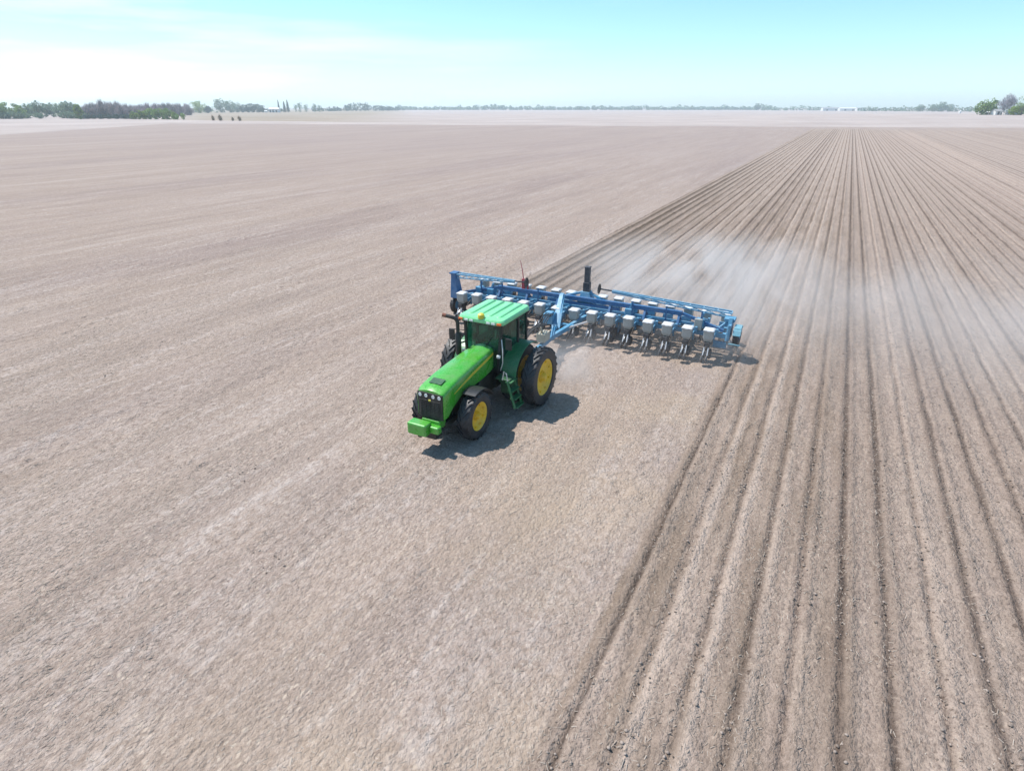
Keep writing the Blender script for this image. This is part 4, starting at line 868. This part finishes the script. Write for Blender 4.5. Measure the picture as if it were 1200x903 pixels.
stand(dict(seed=19, kind='round', mat=M['leaf_blue'], label='bluish round tree rising from the wood on the right horizon', group='trees in the right horizon wood', h=18, w=24, low=0.03, leaf=1.5), [(1103, 1500, 1.1, 1.0), (1093, 1520, .85, 1.0), (1112, 1510, .85, 1.0), (887, 2300, 1.2, .9), (1078, 1530, .8, 1)])

def treeline(name, label, mat, p0, d0, p1, d1, h, seed, step=7.0, leaf=3.2, per=34, bumps=()):
    """a far-off wood: one mass of crowns along a line"""
    rng = np.random.RandomState(seed); m = MB(); a, b = far(p0, d0), far(p1, d1); L_ = (b - a).length; n = int(L_ / step); pts = []
    for i in range(n):
        t = (i + rng.uniform(-.4, .4)) / n; c = a.lerp(b, t); px = p0 + (p1 - p0) * t
        hh = h * rng.choice([0.55, 0.7, 0.85, 1.0, 1.25], p=[.25, .3, .25, .15, .05]) * rng.uniform(0.85, 1.1) * (0.92 + 0.15 * math.sin(t * 37 + seed) * math.sin(t * 13.7 + 2 * seed))
        for bp, bw, bh in bumps: hh += bh * math.exp(-((px - bp) / bw) ** 2)
        c = np.array(c) + np.array([rng.uniform(-5, 5), rng.uniform(-25, 25), 0]); rw = max(step * 0.75, 8.0) * rng.uniform(0.8, 1.5)
        for k in range(per):
            d = rng.normal(size=3); d /= np.linalg.norm(d); d *= rng.uniform(0.5, 1) ** 0.5
            pts.append(c + np.array([d[0] * rw, d[1] * rw, max(0.2, hh * (0.5 + 0.5 * d[2]))]))
    quad_cloud(m, pts, leaf, rng, mat); o = m.build(name, mat, normals=False); tag(o, label, 'wood', kind='stuff'); return o
treeline('distant_wood', 'dark bluish wood on the rise at the left horizon', M['leaf_dark'], 372, 1650, 470, 2100, 11, 31, bumps=((413, 14, 9), (430, 22, 5)))
treeline('distant_wood', 'thin line of trees along the middle of the horizon', M['leaf_blue'], 455, 2500, 905, 2500, 15, 32, step=5, leaf=5.0, per=34, bumps=((755, 3, 10), (575, 20, 4), (890, 8, 10)))
treeline('distant_wood', 'bluish wood on the horizon left of the white farm sheds', M['leaf_blue'], 895, 2100, 985, 2100, 12, 33, step=7, bumps=((942, 8, 6),))
treeline('distant_wood', 'green wood on the right horizon', M['leaf_blue'], 1010, 1700, 1145, 1450, 12, 34, step=7, bumps=((1080, 14, 4), (1102, 8, 6)))
treeline('distant_wood', 'far line of trees behind the thicket on the left', M['leaf_blue'], -40, 900, 240, 1250, 12, 35, step=7)
treeline('distant_wood', 'far line of trees behind the dark evergreens', M['leaf_dark'], 270, 1500, 330, 1500, 9, 36, step=7)
treeline('distant_wood', 'tree line beyond the right edge of the farm', M['leaf_blue'], 1140, 1400, 1330, 1200, 12, 37, step=7)

# ------------------------------------------------------------------ far buildings
def barn(px, d, label, L_, D_, H_, rh, rz, wall, roof_, doors, name='barn', group=None):
    b = empty(name, far(px, d), YAW + rz); tag(b, label, 'barn' if name == 'barn' else 'shed', group)
    m = MB(); m.box((0, 0, H_ / 2), (L_, D_, H_)); m.add([(-L_ / 2, -D_ / 2, H_), (-L_ / 2, D_ / 2, H_), (-L_ / 2, 0, H_ + rh * 0.97), (L_ / 2, -D_ / 2, H_), (L_ / 2, D_ / 2, H_), (L_ / 2, 0, H_ + rh * 0.97)], [(0, 1, 2), (3, 5, 4)])
    m.build('wall', wall, b)
    m = MB()
    for sy in (-1, 1):
        e = Vector((0, sy * (D_ / 2 + 0.4), H_ - 0.25 * rh * 0.4)); t_ = Vector((0, 0, H_ + rh))
        m.bar((0, e.y, e.z + 0.1), (0, 0, t_.z + 0.1), L_ + 0.8, 0.18)
    m.build('roof', roof_, b)
    for x, w_, h_ in doors:
        m = MB(); m.box((x, -D_ / 2 - 0.05, h_ / 2), (w_, 0.16, h_)); m.build('door', M['dark_open'], b)
    return b
barn(322, 1290, 'white open-fronted barn between the dark evergreens and the conifers', 20, 10, 6.0, 2.5, 0.0, M['white_wall'], M['white_wall'], [(-6.5, 3, 4.5), (-1, 3, 4.5), (5.5, 3, 4.5)])
barn(312, 1280, 'tiny white hut just left of the open-fronted barn', 5, 4, 2.5, 1.2, 0.0, M['white_wall'], M['white_wall'], [(0, 1, 2)], name='shed')
barn(975, 1900, 'long low white shed at the left of the sheds on the right horizon', 60, 14, 6.5, 2.5, 0.0, M['white_wall'], M['roofing'], [(-18, 5, 4), (8, 5, 4)])
barn(993, 1880, 'long white shed in the middle of the sheds on the right horizon', 50, 14, 6.0, 2.5, 0.0, M['white_wall'], M['white_wall'], [(-10, 5, 4), (12, 4, 4)])
barn(1008, 1860, 'short white shed at the right of the sheds on the right horizon', 24, 12, 5.5, 2.5, 0.0, M['white_wall'], M['roofing'], [(0, 4, 4)])
barn(1165.5, 556, 'small grey shed with a dark doorway under the bare tree', 6.0, 5, 2.9, 1.4, 0.1, M['white_wall'], M['roofing'], [(-0.3, 1.7, 2.5), (2.2, .8, 1.8)], name='shed')
barn(1154, 566, 'tiny white hut beside the olive trees on the right', 3, 2.6, 2.0, 0.8, 0.0, M['white_wall'], M['white_wall'], [(0, .8, 1.5)], name='shed')
barn(1182, 562, 'low white outbuilding right of the bare tree', 9, 4, 2.0, 0.8, 0.0, M['white_wall'], M['white_wall'], [(1.2, 1, 1.5)], name='shed')
for px_, d_, lab in ((1124.5, 1000, 'white tank standing alone in the field left of the farmyard'), (1175.4, 550, 'pale post beside the small grey shed')):
    if 'tank' in lab:
        m = MB(); m.lathe([(0, 1.5), (3.2, 1.5), (3.9, 0.9), (4.1, 0.001)], n=24, axis='Z'); o = m.build('tank', M['white_wall'], loc=far(px_, d_)); tag(o, lab, 'tank')
    else:
        m = MB(); m.tube([(0, 0, -0.2), (0, 0, 4.5)], [0.28, 0.22], 10); o = m.build('post', M['white_wall'], loc=far(px_, d_)); tag(o, lab, 'post')

# ------------------------------------------------------------------ crop residue lying on the soil
def residue(n, seed):
    rng = np.random.RandomState(seed)
    yy = 2.0 + 32 * rng.uniform(0, 1, n) ** 1.25
    xx = rng.uniform(-1, 1, n) * (14 + yy * 0.2) - 9 - 0.25 * yy
    keep = (vnoise(xx / 1.9, yy / 4.2, 77) + 0.5 + 0.35 * rng.uniform(-1, 1, n)) > 0.47
    xx, yy = xx[keep], yy[keep]; n = len(xx)
    pl = (xx > EDGE_R) | ((xx > EDGE_L) & (yy > PLANT_Y))
    ix = np.clip(np.searchsorted(xs, xx), 1, nx - 1); iy = np.clip(np.searchsorted(ys, yy), 1, ny - 1)
    zz = (Z[iy, ix] + Z[iy - 1, ix] + Z[iy, ix - 1] + Z[iy - 1, ix - 1]) / 4
    ln = rng.uniform(0.03, 0.10, n) * np.where(rng.uniform(size=n) < 0.08, 1.7, 1); wd = rng.uniform(0.006, 0.015, n); an = rng.normal(math.pi / 2, 0.8, n); ti = rng.uniform(-0.2, 0.35, n)
    dx, dy, dz = np.cos(an) * ln / 2, np.sin(an) * ln / 2, np.sin(ti) * ln / 2
    px_, py_ = -np.sin(an) * wd / 2, np.cos(an) * wd / 2
    c = np.stack([xx, yy, zz + 0.006], -1); d = np.stack([dx, dy, np.abs(dz)], -1); p = np.stack([px_, py_, px_ * 0], -1); up = np.array([0, 0, 1.0]) * (wd * 0.5)[:, None]
    V = np.stack([c - d - p, c + d - p, c + d + p, c - d + p, c - d + up, c + d + up], 1).reshape(-1, 3)
    b = (np.arange(n) * 6)[:, None]
    F = np.concatenate([b + np.array([0, 1, 5, 4]), b + np.array([2, 3, 4, 5])], 0)
    me_ = bpy.data.meshes.new('crop_residue'); me_.vertices.add(len(V)); me_.vertices.foreach_set('co', V.astype(np.float32).ravel())
    me_.loops.add(F.size); me_.loops.foreach_set('vertex_index', F.astype(np.int32).ravel()); me_.polygons.add(len(F)); me_.polygons.foreach_set('loop_start', np.arange(0, F.size, 4, dtype=np.int32)); me_.update()
    t = NT('straw'); g = t.n('ShaderNodeNewGeometry'); c_ = t.mix(g.outputs['Random Per Island'], (0.25, 0.205, 0.17), (0.44, 0.375, 0.32))
    t.surf(t.n('ShaderNodeBsdfDiffuse', {'Color': c_}).outputs[0]); me_.materials.append(t.m)
    o = bpy.data.objects.new('crop_residue', me_); COL.objects.link(o); tag(o, 'pale bits of old stalks scattered over the bare soil', 'crop residue', kind='stuff')
residue(80000, 5)
def clods(n, seed):
    """loose lumps of earth, denser along the fresh rows"""
    rng = np.random.RandomState(seed)
    yy = 2.0 + 40 * rng.uniform(0, 1, n) ** 1.3; xx = rng.uniform(-1, 1, n) * (13 + yy * 0.2) - 6 - 0.2 * yy
    pl = (xx > EDGE_R) | ((xx > EDGE_L) & (yy > PLANT_Y))
    r_ = np.round((xx - ROW0) / ROW); near = ROW0 + r_ * ROW + rng.normal(0, 0.11, n); pull = pl & (rng.uniform(size=n) < 0.75); xx = np.where(pull, near, xx)
    keep = (vnoise(xx / 0.9, yy / 2.2, 91) + 0.5 > np.where(pl, 0.46, 0.95)); xx, yy, pl = xx[keep], yy[keep], pl[keep]; n = len(xx)
    ix = np.clip(np.searchsorted(xs, xx), 1, nx - 1); iy = np.clip(np.searchsorted(ys, yy), 1, ny - 1); zz = (Z[iy, ix] + Z[iy - 1, ix - 1]) / 2
    bm = bmesh.new(); bmesh.ops.create_icosphere(bm, subdivisions=1, radius=1.0); bv = np.array([v.co[:] for v in bm.verts]); bf = np.array([[v.index for v in f.verts] for f in bm.faces]); bm.free()
    sz = 0.010 + 0.022 * rng.uniform(0, 1, n) ** 2.5
    V = bv[None] * (1 + rng.uniform(-0.3, 0.3, (n, len(bv), 1))) * sz[:, None, None] * np.array([1.15, 1.0, 0.75]) + np.stack([xx, yy, zz + sz * 0.35], -1)[:, None, :]
    F = (bf[None] + (np.arange(n) * len(bv))[:, None, None]).reshape(-1, 3)
    me_ = bpy.data.meshes.new('soil_clods'); V = V.reshape(-1, 3); me_.vertices.add(len(V)); me_.vertices.foreach_set('co', V.astype(np.float32).ravel())
    me_.loops.add(F.size); me_.loops.foreach_set('vertex_index', F.astype(np.int32).ravel()); me_.polygons.add(len(F)); me_.polygons.foreach_set('loop_start', np.arange(0, F.size, 3, dtype=np.int32)); me_.update()
    t = NT('clod_soil'); g = t.n('ShaderNodeNewGeometry'); c_ = t.mix(g.outputs['Random Per Island'], (0.15, 0.118, 0.096), (0.36, 0.295, 0.255))
    t.surf(t.n('ShaderNodeBsdfDiffuse', {'Color': c_}).outputs[0]); me_.materials.append(t.m)
    o = bpy.data.objects.new('soil_clods', me_); COL.objects.link(o); tag(o, 'loose brown clods of earth along the freshly planted rows', 'clods', kind='stuff')
clods(26000, 6)

# ------------------------------------------------------------------ air: haze and the dust raised by the planter
def volume_box(name, lo, hi, mat, label, cat):
    m = MB(); m.box([(a + b) / 2 for a, b in zip(lo, hi)], [b - a for a, b in zip(lo, hi)]); o = m.build(name, mat); tag(o, label, cat, kind='stuff'); return o
t = NT('haze_air'); v = t.n('ShaderNodeVolumePrincipled', {'Color': (0.80, 0.93, 1.0, 1), 'Density': 0.00024, 'Anisotropy': 0.2})
t.t.links.new(v.outputs[0], t.out.inputs['Volume'])
volume_box('haze', (-4200, -320, -2.0), (3200, 3600, 40), t.m, 'thin bluish summer haze over the far fields', 'haze')
def dust(name, c, r, dens, sc, rot, label, seed, thr=0.42, stretch=(1, 1, 1), col=(0.97, 0.93, 0.91)):
    bm = bmesh.new(); bmesh.ops.create_icosphere(bm, subdivisions=4, radius=1.0); me_ = bpy.data.meshes.new(name); bm.to_mesh(me_); bm.free()
    o = bpy.data.objects.new(name, me_); COL.objects.link(o); o.location = c; o.scale = r; o.rotation_euler = (0, 0, rot)
    t = NT(name); oc = t.n('ShaderNodeTexCoord').outputs['Object']; P_ = t.n('ShaderNodeNewGeometry').outputs['Position']
    l = t.n('ShaderNodeVectorMath', {0: oc}, operation='LENGTH').outputs['Value']
    f = t.math('POWER', t.rng(l, 1.0, 0.1, smooth=True), 1.9)
    n = t.noise(t.scale(P_, [sc * q for q in stretch], loc=(seed, 0, 0)), 1.0, 4, 0.55, 0.6)
    d = t.math('MULTIPLY', t.math('MULTIPLY', f, t.rng(n, thr, thr + 0.3)), dens)
    v = t.n('ShaderNodeVolumePrincipled', {'Color': tuple(col) + (1,), 'Density': d, 'Anisotropy': 0.1})
    t.t.links.new(v.outputs[0], t.out.inputs['Volume']); me_.materials.append(t.m)
    tag(o, label, 'dust', kind='stuff'); return o
dust('dust_cloud', (-6.0, 33, 0.5), (12, 19, 1.6), 0.42, 0.34, 0.0, 'whitish dust billowing up behind the middle of the planter', 3.0, 0.36, (1.5, 0.35, 1.0))
dust('dust_cloud', (7, 33, 0.7), (27, 20, 1.9), 0.13, 0.16, 0.0, 'thin pale dust drifting over the planted rows on the right', 9.0, 0.36, (1.4, 0.35, 1))
dust('dust_cloud', (-7.9, 18.6, 0.35), (3.0, 3.6, 1.1), 0.75, 0.7, 0.0, 'low puff of dust behind the rear wheels of the tractor', 5.0, 0.40, (1, 0.8, 1))
dust('dust_cloud', (-8.6, 21.6, 0.2), (7.0, 1.7, 0.7), 0.22, 0.8, 0.0, 'low dust along the row of seed units', 15.0, 0.42, (1, 1, 1))
